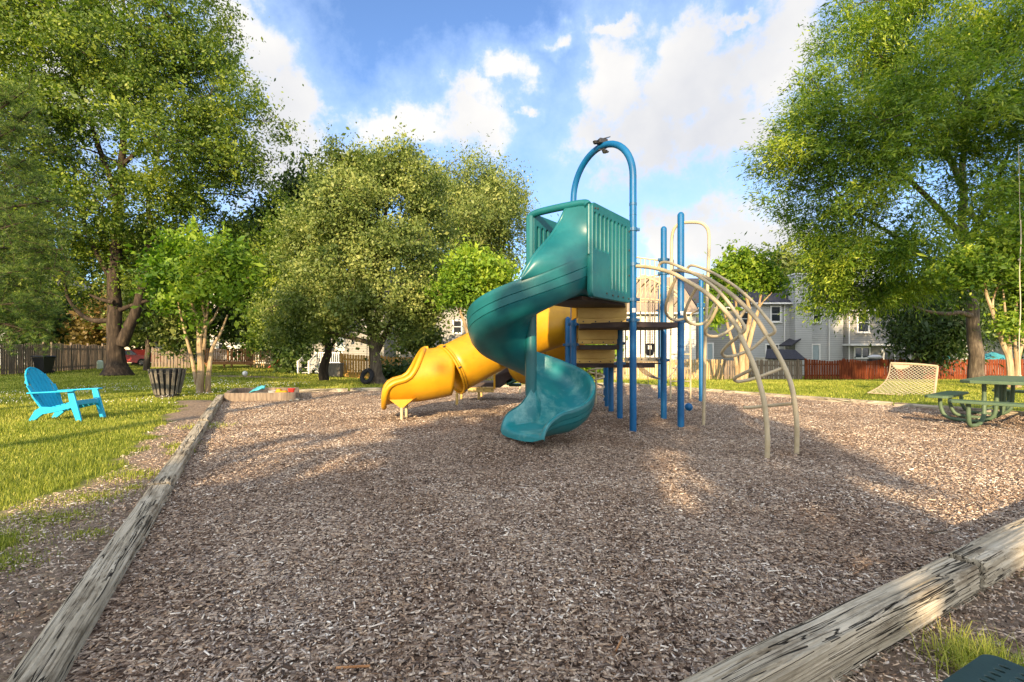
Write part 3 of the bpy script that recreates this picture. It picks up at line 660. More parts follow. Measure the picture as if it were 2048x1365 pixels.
def clumps(blobs, n, gap=.42, gs=.55, shell=.62, seed=0):
    P = []; w = np.array([b[6] if len(b) > 6 else b[3]*b[5] for b in blobs], float); w /= w.sum()
    idx = rng.choice(len(blobs), size=n*3, p=w); out = []
    for i in idx:
        b = blobs[i]; v = rng.normal(0, 1, 3); v /= np.linalg.norm(v)
        r = rng.uniform(.78, 1.04) if rng.random() < shell else rng.uniform(.25, .85)
        p = Vector((b[0]+v[0]*b[3]*r, b[1]+v[1]*b[4]*r, b[2]+v[2]*b[5]*r))
        g = mnoise.noise(p*gs+Vector((seed*3.7, 0, 0)))*.5+.5; g2 = mnoise.noise(p*gs*2.7+Vector((seed*1.7, 5, 0)))*.5+.5
        if g*.6+g2*.4 > gap: out.append(p)
        if len(out) >= n: break
    return out

def tree(name, label, base, stems, blobs, ncl, per, sig, size, aspect, lmat, bmat, group='trees round the playground', gap=.42, gs=.55,
         twigs=60, tw_r=.02, droop=.2, star=False, seed=0, cat='tree', shell=.62, updir=.35, flare=0, shellk=0):
    root = thing(name, label, cat, base, group)
    mb = MB(); nodes = []
    for st in stems:                      # (points, r0, r1)
        pts = crv(st[0], 6); n = len(pts)
        pts = [p+Vector((mnoise.noise(p*1.3+Vector((seed,0,0))), mnoise.noise(p*1.3+Vector((0,seed,9))), 0))*st[1]*.25*min(1, i/3) for i, p in enumerate(pts)]
        rs = [st[1]+(st[2]-st[1])*(i/(n-1))**.9 for i in range(n)]
        if st is stems[0] and flare:
            for i in range(min(5, n)): rs[i] *= 1+flare*(1-i/5.0)**2
        mb.tube(pts, rs, 14 if st[1] > .12 else 8); nodes += [(p, r) for p, r in zip(pts, rs)][n//3:]
    C = clumps(blobs, ncl, gap, gs, shell, seed)
    # branches from the nearest stem node to each blob centre, then twigs into the clumps
    hubs = []
    for b in blobs:
        c = Vector(b[:3]); q, r = min(nodes, key=lambda a: (a[0]-c).length+(3.0 if a[0].z > c.z else 0))
        L = (c-q).length; mid = q.lerp(c, .5)+Vector((0, 0, L*.06))+Vector((rng.normal(), rng.normal(), 0))*L*.05
        r0 = max(tw_r*1.3, min(r*.55, .035*L)); pts = crv([q, mid, c], 5)
        mb.tube(pts, list(np.linspace(r0, tw_r*.8, len(pts))), 6, caps=False); hubs += [(p, r0*.5) for p in pts[2:]]
    for k in range(twigs):
        if not C: break
        c = C[int(rng.integers(len(C)))]; q, r = min(hubs+nodes, key=lambda a: (a[0]-c).length)
        L = (c-q).length; mid = q.lerp(c, .55)+Vector((rng.normal(), rng.normal(), rng.normal()+.5))*L*.08
        pts = crv([q, mid, c], 4); mb.tube(pts, list(np.linspace(max(tw_r, min(r*.6, .02*L)), tw_r*.35, len(pts))), 5, caps=False)
        hubs.append((mid, tw_r))
    mb.build('trunk', bmat, root, norm=False)
    if shellk:
        ex = []
        for k in range(int(len(C)*.10)):
            c = C[int(rng.integers(len(C)))]; hgt = rng.uniform(.25, .6)*sig[0]*6; dx, dy = rng.normal(0, .22, 2)*hgt
            ex += [c+Vector((dx*q/6, dy*q/6, hgt*q/6)) for q in range(7)]
        tight = [tuple(c) for c in ex]; leafcloud('shoots', tight, max(3, per//4), (sig[0]*.28,)*3, size, aspect, lmat, root, np.full(len(tight), .68), droop=-.3, updir=updir)
    tc = np.array([.5+.55*mnoise.noise(c*.9+Vector((seed, 2, 1)))+rng.normal(0, .08) for c in C])
    leafcloud('crown', [tuple(c) for c in C], per, sig, size, aspect, lmat, root, tc, droop=droop, star=star, updir=updir)
    return root
def B(px, py, Y, rx, ry, rd=None, w=None):   # crown lump given by where it stands and its radii in photo pixels at that distance
    k = Y/FPX; b = [XY(px, Y), Y, ZZ(py, Y), rx*k, (rd if rd is not None else rx*k), ry*k]
    if w is not None: b.append(w)
    return tuple(b)
def S(pts, Y): return [PX(x, y, Y+(dy[0] if dy else 0)) for (x, y, *dy) in pts]

# big oak on the left
oy = 25.0
tree('oak_tree', 'huge leafy oak with a thick dark forked trunk on the left lawn', (XY(234, oy), oy, -.02),
     [(S([(234, 752), (233, 700), (230, 640), (228, 560), (232, 480), (240, 400), (246, 330)], oy)+[PX(250, 200, oy), PX(252, 60, oy)], .42, .10),
      (S([(243, 690), (262, 645), (278, 600), (292, 540), (300, 470), (300, 380)], oy)+[PX(330, 250, oy)], .30, .06),
      (S([(228, 640), (190, 642), (160, 628), (136, 596), (128, 560)], oy), .15, .05),
      (S([(228, 605), (205, 600), (180, 590)], oy-.5), .12, .05), (S([(240, 620), (262, 612), (300, 600), (330, 590)], oy), .13, .05),
      (S([(226, 560), (200, 520), (180, 470), (150, 400), (110, 300)], oy), .16, .04),
      (S([(246, 330), (290, 290), (330, 250)], oy), .12, .04), (S([(238, 400), (200, 300), (160, 180), (120, 60)], oy), .16, .04)],
     [B(250, 0, 25, 190, 130, 6), B(330, 60, 25, 110, 100, 4), B(110, 120, 24, 170, 130, 5), B(370, 110, 24.5, 80, 75, 3), B(420, 190, 24, 85, 70, 3), B(490, 240, 24.5, 70, 65, 2.6),
      B(510, 320, 25, 65, 60, 2.6), B(250, 180, 23, 150, 120, 4), B(60, 40, 23, 130, 120, 4), B(140, 290, 23.5, 140, 90, 4), B(320, 310, 23, 110, 80, 3.5), B(430, 310, 23.5, 90, 70, 3),
      B(520, 400, 26, 50, 45, 2.3), B(440, 420, 25, 80, 60, 2.5), B(330, 430, 25, 90, 60, 3), B(200, 420, 23.5, 110, 60, 3.5), B(90, 430, 24, 90, 80, 3), B(140, 520, 25, 90, 50, 3), B(250, 500, 27, 80, 40, 2.5),
      B(60, 540, 25, 60, 50, 2), B(300, 560, 26, 60, 35, 2), B(160, 590, 26, 40, 20, 1.5), B(470, 500, 27, 70, 60, 2.5), B(20, 230, 23, 80, 120, 3)],
     5200, 44, (.27, .27, .17), .125, .55, M['leaf_oak'], M['bark_dark'], twigs=260, tw_r=.024, seed=1, gap=.49, gs=.40, flare=.85)

# pine leaning in from the left edge
def pine():
    py_ = 9.0; bx = -11.6
    root = thing('pine_tree', 'soft long-needled pine reaching in from the left edge of the picture', 'tree', (bx, py_+.5, 0), 'trees round the playground')
    mb = MB(); mb.tube([(bx, py_+.5, 0), (bx+.1, py_+.4, 4), (bx, py_+.5, 9)], [.24, .18, .06], 12)
    C = []; Dn = []
    for (px0, py0, px1, py1, yy) in ((-60, 260, 60, 175, 9), (-60, 330, 70, 215, 9.4), (-60, 400, 85, 360, 9.2), (-60, 430, 120, 400, 8.8), (-60, 460, 130, 470, 9.6), (-60, 500, 125, 500, 9), (-60, 520, 140, 545, 9.3), (-60, 560, 110, 590, 9),
                                     (-60, 590, 120, 640, 9.6), (-60, 600, 90, 650, 9), (-60, 640, 80, 665, 8.8), (-60, 380, 50, 320, 9.3), (-60, 300, 30, 260, 9), (-60, 480, 60, 440, 8.6), (-60, 560, 60, 540, 8.6), (-60, 620, 50, 605, 8.5)):
        a, b = PX(px0, py0, yy), PX(px1, py1, yy); mb.tube(crv([Vector((bx, py_+.5, a.z-.3)), a, b], 5), list(np.linspace(.05, .008, 11)), 6)
        for k in range(34):
            t = .05+.95*(k/33); p = a.lerp(b, t); wdt = .50*(1-t)+.14
            q = p+Vector((rng.normal()*.8, rng.normal(), rng.normal()*.8))*wdt
            mb.tube([p, p.lerp(q, .5)+Vector((0, 0, .03)), q], [.008, .005, .003], 4, caps=False)
            for s in range(6): C.append(p.lerp(q, .3+.8*s/5)+Vector((rng.normal(), rng.normal(), rng.normal()))*.05)
    mb.build('trunk', M['bark_dark'], root, norm=False)
    C = np.array([tuple(c) for c in C]); per = 26; n = len(C)*per; c = np.repeat(C, per, 0)
    d = rng.normal(0, 1, (n, 3)); d[:, 0] += .5; d[:, 2] += .35; d /= np.linalg.norm(d, axis=1)[:, None]
    L = rng.uniform(.07, .13, n)[:, None]; s = np.cross(d, rng.normal(0, 1, (n, 3))); s /= np.linalg.norm(s, axis=1)[:, None]; s *= .0028
    V = np.stack([c-s, c+s, c+d*L], 1).reshape(-1, 3); F = np.arange(n*3).reshape(-1, 3)
    nmesh('crown', V, F, M['needle'], root, attrs={'tone': ('FACE', np.clip(rng.normal(.45, .2, n)+.35*(d[:, 2]), 0, 1))})
pine()

def myrtle(label, px, pb, Y, stems, blobs, ncl, seed, size=.10, per=26, lmat='leaf_myrtle', sig=(.17,.17,.12)):
    b = Vector((XY(px, Y), Y, float(terr(np.array(XY(px, Y)), np.array(Y)))-.03))
    st = [(S(p, Y), r0, r1) for (p, r0, r1) in stems]
    return tree('crape_myrtle', label, b, st, blobs, ncl, per, sig, size, .5, M[lmat], M['bark_myrtle'], 'crape myrtles round the playground', twigs=70, tw_r=.012, seed=seed, gap=.40, gs=.9, shell=.5, droop=-.1, updir=.5, shellk=1)
yy = 14.6
myrtle('crape myrtle with pale smooth stems between the slatted bin and the sandbox', 408, 787, yy,
       [([(400, 790), (402, 740), (399, 700), (398, 660), (392, 630), (378, 600), (365, 565)], .115, .03), ([(416, 790), (418, 745), (424, 700), (440, 670), (455, 630)], .09, .02),
        ([(394, 770), (384, 720), (376, 690), (366, 650), (355, 600)], .06, .02), ([(398, 680), (410, 640), (404, 600), (408, 560), (405, 520)], .06, .02), ([(398, 665), (425, 640), (440, 610)], .05, .015), ([(395, 640), (376, 610), (345, 580)], .04, .015), ([(408, 700), (412, 650), (418, 600), (430, 560)], .05, .015)],
       [B(405, 520, yy, 85, 45, 1.1), B(350, 550, yy, 50, 50, .8), B(460, 540, yy, 48, 45, .8), B(400, 570, yy-.6, 80, 40, .6), B(430, 500, yy, 55, 22, .7), B(370, 505, yy, 40, 20, .6), B(480, 560, yy, 28, 22, .4), B(330, 520, yy, 30, 20, .4), B(455, 590, yy, 40, 30, .5), B(350, 610, yy, 35, 22, .5), B(385, 640, yy-.3, 25, 15, .3), B(330, 580, yy, 28, 40, .5)],
       430, 3, size=.125)
yy = 17.5
myrtle('bright green crape myrtle behind the curve of the teal slide', 925, 760, yy,
       [([(950, 765), (945, 700), (930, 650), (912, 600), (905, 570)], .09, .03), ([(955, 765), (950, 690), (940, 640), (940, 600)], .07, .02)],
       [B(950, 550, yy, 65, 35, 1.1), B(900, 580, yy, 38, 32, .7), B(985, 560, yy, 40, 35, .8), B(930, 590, yy, 50, 28, .7), B(985, 620, yy, 30, 40, .6), B(940, 530, yy, 50, 20, .6)],
       620, 4, size=.12)
yy = 24.0
myrtle('crape myrtle with golden stems seen through the ladder arch', 1485, 760, yy,
       [([(1482, 765), (1484, 720), (1488, 680), (1500, 640), (1492, 590), (1480, 560)], .20, .04), ([(1476, 765), (1470, 710), (1458, 660), (1448, 620), (1440, 590)], .11, .03), ([(1490, 765), (1496, 700), (1512, 640), (1520, 600), (1530, 560)], .13, .03), ([(1496, 690), (1516, 620), (1545, 585)], .08, .02), ([(1486, 690), (1478, 640), (1470, 600), (1462, 560)], .09, .03)],
       [B(1500, 535, yy, 50, 30, 1.2), B(1455, 560, yy, 35, 32, .9), B(1540, 570, yy, 34, 16, .7), B(1440, 590, yy, 22, 24, .6), B(1510, 560, yy, 48, 22, .9), B(1480, 515, yy, 30, 12, .6), B(1430, 640, yy, 18, 14, .4)],
       430, 5, size=.17, sig=(.2,.2,.13))
yy = 15.5
myrtle('crape myrtle with orange stems at the right edge beside the rope', 2015, 770, yy,
       [([(2022, 775), (2018, 720), (2006, 690), (1990, 640), (1972, 590), (1968, 560)], .10, .03), ([(2035, 775), (2036, 720), (2046, 680), (2055, 600)], .09, .03), ([(2020, 735), (2018, 690), (2012, 640), (2006, 580)], .07, .02), ([(2010, 700), (1994, 660), (1985, 610), (1996, 570)], .05, .02), ([(2034, 730), (2030, 680), (2034, 600)], .06, .02)],
       [B(1985, 530, yy, 65, 38, 1.0), B(2050, 520, yy, 60, 40, 1.0), B(1935, 545, yy, 45, 30, .8), B(2030, 480, yy, 60, 40, .9), B(2070, 600, yy, 50, 40, .8), B(2030, 650, yy-.3, 30, 18, .3), B(2110, 560, yy, 60, 70, .9)],
       800, 6, size=.12, lmat='leaf_oak_right')

# maples in the middle
yy = 19.5
tree('maple_tree', 'pale green spreading maple with a grey trunk beside the hanging tyre', (XY(757, 19), 19.0, -.02),
     [(S([(757, 772), (752, 735), (748, 700), (752, 660), (760, 600), (765, 540), (770, 460), (775, 380)], 19.0), .27, .05), (S([(752, 705), (775, 660), (800, 610), (820, 550), (830, 480)], 19.2), .16, .04),
      (S([(750, 690), (735, 640), (715, 580), (690, 520), (670, 450)], 19.2), .14, .04), (S([(758, 640), (790, 580), (830, 540), (870, 500)], 19.5), .09, .03)],
     [B(775, 340, yy, 75, 50, 2), B(700, 380, yy, 85, 60, 2), B(830, 385, yy, 75, 60, 2), B(740, 430, 18.5, 130, 80, 2), B(640, 450, yy, 70, 60, 1.8), B(860, 460, yy, 60, 60, 1.6), B(800, 500, 18.3, 90, 60, 1.6),
      B(690, 540, 18.5, 90, 50, 1.6), B(610, 520, yy, 50, 40, 1.4), B(800, 590, 18.2, 70, 45, 1.3), B(720, 620, 18.3, 80, 40, 1.3), B(640, 600, 19, 70, 40, 1.5), B(780, 650, 18.5, 55, 28, 1.0), B(670, 660, 19, 50, 25, 1.1), B(560, 610, 20, 45, 40, 1.3), B(590, 660, 20, 50, 28, 1.2), B(850, 600, 18.8, 40, 50, 1.0), B(720, 320, yy, 60, 32, 1.6)],
     4400, 40, (.20, .20, .15), .092, .6, M['leaf_maple'], M['bark_grey'], twigs=220, tw_r=.018, seed=2, gap=.49, gs=.6, flare=.5, droop=.5)
yy = 28.0
tree('elm_tree', 'upright bushy tree behind the teal slide hood', (XY(965, yy), yy, -.4),
     [(S([(965, 770), (962, 650), (958, 560), (955, 450), (950, 370)], yy), .30, .06), (S([(960, 620), (1000, 520), (1020, 440)], yy), .15, .04), (S([(962, 600), (920, 500), (900, 420)], yy), .15, .04)],
     [B(940, 370, yy, 55, 50, 2.4), B(1000, 395, yy, 50, 50, 2.4), B(900, 400, yy, 50, 60, 2.4), B(960, 450, 27, 85, 60, 3), B(1025, 430, yy, 36, 50, 2), B(900, 480, 27, 70, 60, 2.5), B(1010, 490, yy, 55, 50, 2.4), B(960, 540, yy, 80, 50, 2.4), B(880, 560, yy, 60, 50, 2.2)],
     2700, 34, (.24, .24, .30), .125, .45, M['leaf_maple'], M['bark_grey'], twigs=120, tw_r=.022, seed=5, gap=.47, gs=.5, droop=-.7)
yy = 23.0
tree('lawn_tree', 'dark trunked tree in front of the porch steps with low drooping leaves', (XY(648, yy), yy, -.12),
     [(S([(648, 762), (650, 725), (656, 700), (652, 660), (640, 600), (630, 540)], yy), .24, .05), (S([(656, 700), (675, 675), (690, 640)], yy), .10, .03), (S([(650, 690), (625, 655), (600, 620)], yy), .10, .03)],
     [B(620, 560, yy, 70, 60, 2), B(560, 560, yy, 60, 50, 1.8), B(680, 590, 22.5, 60, 40, 1.5), B(590, 630, 22.5, 65, 35, 1.5), B(650, 650, 22, 55, 25, 1.2), B(540, 640, yy, 40, 30, 1.4), B(525, 680, yy+1, 25, 18, 1), B(600, 480, yy+1, 60, 60, 2)],
     1900, 26, (.22, .22, .15), .13, .55, M['leaf_oak'], M['bark_dark'], twigs=70, tw_r=.02, seed=9, gap=.44, gs=.55, droop=.5)
yy = 33.0
tree('dark_tree', 'dark green tree filling the gap between the big oak and the maple', (XY(600, yy), yy, -.3),
     [(S([(600, 760), (605, 600), (615, 420)], yy), .35, .08)],
     [B(620, 390, yy, 45, 38, 2.5), B(590, 440, yy, 55, 50, 2.5), B(540, 490, yy, 60, 60, 2.5), B(500, 560, yy, 70, 60, 2.5), B(580, 560, yy, 60, 60, 2.5), B(480, 640, yy, 60, 40, 2), B(640, 480, yy, 60, 50, 2.5)],
     1700, 24, (.42, .42, .34), .26, .6, M['leaf_dark'], M['bark_dark'], twigs=40, tw_r=.03, seed=12, gap=.36, gs=.4)

# big willow oak on the right
oy = 22.5
tree('willow_oak_tree', 'large bright willow oak with a stout trunk, overhanging the right of the picture', (XY(1957, 24), 24.0, -.2),
     [(S([(1953, 778), (1953, 740), (1950, 690), (1945, 640), (1935, 580), (1930, 500), (1925, 400), (1930, 280), (1940, 120)], 24.0), .36, .10),
      (S([(1942, 632), (1920, 626), (1890, 628), (1850, 622), (1810, 606), (1760, 595)], 23.5), .13, .04),
      ([PX(1935, 590, 24), PX(1880, 540, 22.5), PX(1800, 480, 21), PX(1700, 420, 20)], .16, .04),
      ([PX(1930, 480, 24), PX(1860, 400, 22), PX(1780, 330, 20.5), PX(1660, 280, 20)], .16, .04),
      ([PX(1930, 380, 24), PX(1880, 280, 22), PX(1820, 180, 21), PX(1740, 90, 20.5)], .15, .04),
      ([PX(1930, 500, 24), PX(1980, 400, 21), PX(2020, 300, 19)], .16, .05), ([PX(1930, 420, 24), PX(1990, 460, 20), PX(2060, 430, 17)], .14, .05)],
     [B(1780, 40, 21, 130, 90, 3.5), B(1900, 60, 21, 150, 110, 4), B(2030, 100, 20, 130, 150, 4), B(1700, 130, 21, 80, 60, 2.4), B(1800, 170, 19.5, 120, 70, 3), B(1640, 190, 21, 60, 40, 2), B(1600, 240, 20.5, 50, 35, 1.8),
      B(1690, 240, 20, 100, 60, 2.6), B(1570, 310, 20.5, 58, 35, 2), B(1650, 330, 19.5, 90, 50, 2.4), B(1760, 300, 19, 110, 70, 2.8), B(1900, 240, 18.5, 140, 90, 3.2), B(2040, 280, 18, 110, 110, 3), B(1580, 385, 21, 55, 34, 2),
      B(1660, 420, 20, 85, 45, 2.2), B(1760, 400, 19, 90, 50, 2.4), B(1860, 390, 18, 100, 60, 2.4), B(1980, 400, 18, 100, 70, 2.4), B(1640, 480, 20.5, 50, 28, 1.6), B(1700, 520, 20, 90, 45, 2), B(1800, 500, 19, 90, 45, 2), B(1880, 520, 20, 80, 50, 2.2),
      B(1670, 570, 20.5, 70, 32, 1.6), B(1760, 575, 20.5, 80, 32, 1.8), B(1650, 615, 20.5, 40, 16, 1.2), B(1720, 612, 20.8, 50, 16, 1.2), B(1850, 580, 21, 80, 34, 2), B(2080, 430, 19, 90, 80, 2)],
     6400, 40, (.25, .25, .13), .138, .27, M['leaf_oak_right'], M['bark_grey'], twigs=300, tw_r=.018, star=True, seed=7, gap=.49, gs=.45, droop=.25, flare=.35)
yy = 31.0
tree('spruce_tree', 'dense dark tree with drooping boughs left of the willow oak trunk', (XY(1835, 30), 30.0, -.5),
     [(S([(1835, 770), (1838, 650), (1840, 560)], 30), .25, .08)],
     [B(1850, 600, 31, 80, 50, 2.4), B(1830, 650, 30, 42, 40, 2.0), B(1870, 670, 30, 70, 45, 2.4), B(1862, 700, 30, 34, 18, 1.4), B(1900, 640, 30, 60, 60, 2.4), B(1880, 690, 30, 30, 20, 1.4), B(1985, 620, 32, 60, 60, 2.4), B(1940, 540, 32, 70, 60, 2.4), B(2060, 600, 32, 70, 70, 2.4)],
     1700, 26, (.36, .36, .22), .21, .4, M['leaf_dark'], M['bark_dark'], twigs=50, tw_r=.025, seed=15, gap=.38, gs=.6, droop=1.2)

# smaller trees behind the left fence
def bgtree(label, px, Y, py_top, py_bot, halfw, mat='leaf_back', bm='bark_dark', n=480, seed=0, trunk=True, name='background_tree', z0=None):
    g = float(terr(np.array(XY(px, Y)), np.array(Y))) if z0 is None else z0
    h = py_bot-py_top; bl_ = []
    r2 = random.Random(seed)
    for k in range(7):
        t = (k+.5)/7; w = halfw*(.55+.45*math.sin(math.pi*min(1, t*1.1)))
        bl_.append(B(px+r2.uniform(-.45, .45)*halfw, py_top+h*(.12+.76*t), Y+r2.uniform(-1, 1), w*.72, h*.18))
    k = Y/FPX
    return tree(name, label, (XY(px, Y), Y, g), [([Vector((XY(px, Y), Y, g-.1)), PX(px+r2.uniform(-5, 5), (py_bot+HY)/2 if py_bot < HY else py_bot-h*.2, Y), PX(px+r2.uniform(-10, 10), py_top+h*.3, Y)], .0065*Y+.03, .04)],
                bl_, n, 20, (k*11, k*11, k*8), k*7.0, .6, M[mat], M[bm], 'trees behind the fences', twigs=26, tw_r=.025, seed=seed, gap=.38, gs=.5)
bgtree('dark evergreen behind the left fence above the black wheelie bin', 110, 40, 580, 720, 75, 'leaf_dark', n=520, seed=21, name='evergreen_tree')
bgtree('dark leafy tree rising behind the far left end of the fence', 15, 36, 520, 690, 80, 'leaf_dark', n=520, seed=22, name='evergreen_tree')
bgtree('small russet tree glowing behind the big oak trunk', 195, 38, 600, 690, 42, 'leaf_autumn', n=260, seed=23, name='russet_tree')
bgtree('pale green tree behind the parked red car', 270, 46, 560, 700, 75, 'leaf_back', n=460, seed=24)
yy = 31.0
tree('young_tree', 'slim tree with a brown trunk right of the parked red car', (XY(294, yy), yy, -.02),
     [(S([(293, 741), (296, 700), (298, 668), (306, 640), (316, 615)], yy), .20, .05), (S([(298, 668), (290, 640), (282, 610)], yy), .08, .03)],
     [B(300, 620, yy, 50, 32, 1.6), B(270, 650, yy, 35, 24, 1.2), B(335, 650, yy, 40, 28, 1.3), B(350, 610, yy, 36, 30, 1.2), B(310, 590, yy, 40, 24, 1.2), B(355, 685, yy, 26, 20, 1)],
     520, 22, (.34, .34, .24), .21, .6, M['leaf_maple'], M['bark_grey'], twigs=30, tw_r=.02, seed=25, gap=.4)
bgtree('dark tree between the left fence and the far wooden deck', 380, 50, 500, 700, 90, 'leaf_dark', n=560, seed=26, name='evergreen_tree')
bgtree('purple-leaved small tree beside the white house wall', 600, 36, 590, 680, 34, 'leaf_autumn', n=200, seed=27, name='russet_tree')
bgtree('yellow green treetop rising behind the roof of the grey townhouse', 1575, 70, 505, 640, 50, 'leaf_back', n=420, seed=28, z0=-1)
bgtree('treetop behind the townhouse chimney', 1640, 74, 520, 640, 60, 'leaf_back', n=420, seed=29, z0=-1)
bgtree('leafy tree at the far left behind the big oak crown', 60, 55, 380, 680, 130, 'leaf_back', n=900, seed=31)
bgtree('leafy tree seen under the big oak boughs', 330, 60, 430, 690, 120, 'leaf_back', n=900, seed=32)
bgtree('leafy tree behind the middle houses', 520, 62, 450, 690, 110, 'leaf_dark', n=800, seed=33, name='evergreen_tree')
bgtree('shrubby tree seen between the blue posts under the climbing deck', 1190, 30, 650, 745, 34, 'leaf_myrtle', n=220, seed=34)
bgtree('dark shrub beside the porch steps', 590, 31, 678, 752, 26, 'leaf_dark', n=240, seed=35, name='shrub')
bgtree('green tree behind the right end of the red fence', 2100, 38, 540, 720, 90, 'leaf_dark', n=500, seed=36, name='evergreen_tree')
bgtree('leafy tree behind the left end of the middle house', 870, 48, 560, 700, 60, 'leaf_back', n=420, seed=37)
bgtree('low dark shrub at the foot of the golden fence', 800, 29, 738, 762, 26, 'leaf_dark', n=90, seed=38, name='shrub')
bgtree('second low dark shrub under the golden fence nearer the tyre', 775, 28.5, 742, 764, 14, 'leaf_dark', n=60, seed=39, name='shrub')

# trees behind the camera: they cast the shade on the play area
def castertree(label, x, y, bz, tz, r, n=620, seed=0, gap=.40, sig=.45, size=.42):
    r2 = random.Random(seed); bl_ = []
    for k in range(9):
        t = (k+.5)/9; a = r2.uniform(0, 6.28); w = r*(.55+.45*math.sin(math.pi*min(1, .15+t*.85)))
        bl_.append((x+math.cos(a)*r*.4, y+math.sin(a)*r*.4, bz+(tz-bz)*(.1+.8*t), w*.75, w*.75, (tz-bz)*.16))
    return tree('shade_tree', label, (x, y, 0), [([(x, y, -.1), (x+.1, y, bz+.5), (x, y, (bz+tz)/2)], .26, .06)], bl_, n, 16, (sig, sig, sig*.8), size, .6, M['leaf_oak'], M['bark_grey'],
                'trees behind the viewer', twigs=20, seed=seed, gap=gap)

bgtree('leafy tree in front of the white house wall above the wooden deck', 500, 44, 560, 705, 48, 'leaf_back', n=420, seed=41)
bgtree('leafy tree beside the middle house left of the maple', 560, 38, 600, 712, 30, 'leaf_back', n=260, seed=42)
bgtree('dense green shrub in the gap between the maple trunk and the yellow slide', 845, 33, 640, 712, 34, 'leaf_back', n=260, seed=43)
rng = np.random.default_rng(77)
castertree('tall tree behind the viewer shading the slide and posts', -3.0, -13.5, 2.0, 9.9, 3.1, 270, 51, gap=.53, sig=.27)
castertree('broad tree behind the viewer shading the wood chips on the left', -5.2, -13.5, 2.6, 8.2, 2.3, 150, 52, gap=.52, sig=.27)
castertree('very tall tree behind the viewer shading the far townhouses', 11.5, -12, 15.5, 25, 6.0, 900, 53, gap=.45, sig=.6, size=.5)
castertree('high-crowned tree behind the viewer shading the left lawn', -23.0, -13.5, 9.8, 14.6, 4.8, 560, 54, gap=.48, sig=.5, size=.45)
castertree('high-crowned tree behind the viewer shading the lawn by the left fence', -32.0, -13.5, 9.6, 16.0, 5.6, 560, 55, gap=.48, sig=.5, size=.45)
castertree('slender tree behind the viewer shading the middle of the lawn', -11.2, -13.5, 11.2, 13.8, 2.0, 170, 56, gap=.48, sig=.4, size=.42)

# ------------------------------------------------------------------ houses
def house(label, x0, x1, Y, z0, z1, zr, wall, roof, wins=(), depth=9.0, name='townhouse', gutters=(), extra=None, over=.35, gable=False):
    root = thing(name, label, 'house', ((x0+x1)/2, Y, z0), 'houses behind the fences')
    mb = MB(); mb.sm = False
    mb.box(((x0+x1)/2, Y+depth/2, (z0+z1)/2), (x1-x0, depth, z1-z0))
    if zr > z1:
        mb.prism_y = None
        a = [(x0, Y+.003, z1), (x0, Y+depth-.003, z1), (x0, Y+depth/2, zr)]; b = [(x1, p[1], p[2]) for p in a]
        mb.add(a+b, [(0,1,2), (5,4,3), (0,3,4,1)])
    mb.build('wall', wall, root)
    if zr > z1:
        r = MB(); r.sm = False; t = .14; hy = depth/2; sl = (zr-z1)/hy
        for s in (0, 1):
            ye = Y-over if s == 0 else Y+depth+over; ze = z1-sl*over
            A = [(x0-.12, ye, ze), (x1+.12, ye, ze), (x1+.12, Y+hy, zr), (x0-.12, Y+hy, zr)]
            r.add(A+[(p[0], p[1], p[2]+t) for p in A], [(0,1,2,3), (7,6,5,4), (0,4,5,1), (1,5,6,2), (2,6,7,3), (3,7,4,0)])
        ro = r.build('roof', roof, root)
        g = MB(); g.sm = False; g.box(((x0+x1)/2, Y-over-.05, z1-sl*over+.03), (x1-x0+.2, .10, .13)); g.build('gutter', M['trim'], ro)
    for (px0, py0, px1, py1, kind) in wins:
        wx0, wx1 = XY(px0, Y), XY(px1, Y); wz1, wz0 = ZZ(py0, Y), ZZ(py1, Y)
        f = MB(); f.sm = False; fw = .11; cx_, cz_ = (wx0+wx1)/2, (wz0+wz1)/2; w, h = wx1-wx0, wz1-wz0
        for (c, s) in (((wx0+fw/2, Y-.03, cz_), (fw, .09, h)), ((wx1-fw/2, Y-.03, cz_), (fw, .09, h)), ((cx_, Y-.031, wz1-fw/2), (w-2*fw, .088, fw)), ((cx_, Y-.031, wz0+fw/2), (w-2*fw, .088, fw))): f.box(c, s)
        if kind == 'win': f.box((cx_, Y-.015, cz_), (w-2*fw, .05, .05)); f.box((cx_, Y-.07, wz0-.03), (w+.1, .12, .05))
        if kind in ('slider', 'win2'): f.box((cx_, Y-.015, cz_), (.08, .05, h-2*fw))
        fr = f.build('sliding_door' if kind == 'slider' else 'door' if kind == 'door' else 'window', M['trim'], root)
        p = MB(); p.sm = False; p.box((cx_, Y-.005, cz_), (w-2*fw+.01, .03, h-2*fw+.01)); p.build('leaf' if kind == 'door' else 'pane', M['door_grey'] if kind == 'door' else M['gl'], fr)
    for px in gutters:
        g = MB(); g.cyl((XY(px, Y), Y-.09, z0), (XY(px, Y), Y-.09, z1-.1), .05, 8); g.build('downspout', M['trim'], root)
    if extra: extra(root)
    return root
YR = 41.0; gz = -.75
def chim(root):
    mb = MB(); mb.sm = False; y = YR-.55
    mb.box(((XY(1587, y)+XY(1620, y))/2, y+.25, (gz+ZZ(560, y))/2+.2), (XY(1620, y)-XY(1587, y), 1.0, ZZ(552, y)-gz))
    c = mb.build('chimney', M['siding_light'], root)
    cp = MB(); cp.sm = False; cp.box(((XY(1587, y)+XY(1620, y))/2, y+.25, ZZ(549, y)), (XY(1620, y)-XY(1587, y)+.12, 1.12, .12)); cp.build('chimney_cap', M['trim'], c)
    aw = MB(); aw.sm = False; a, b = PX(1570, 692, YR-1.2), PX(1594, 676, YR-.2); aw.beam(a, b, 1.0, .10); aw.build('awning', M['roof'], root)
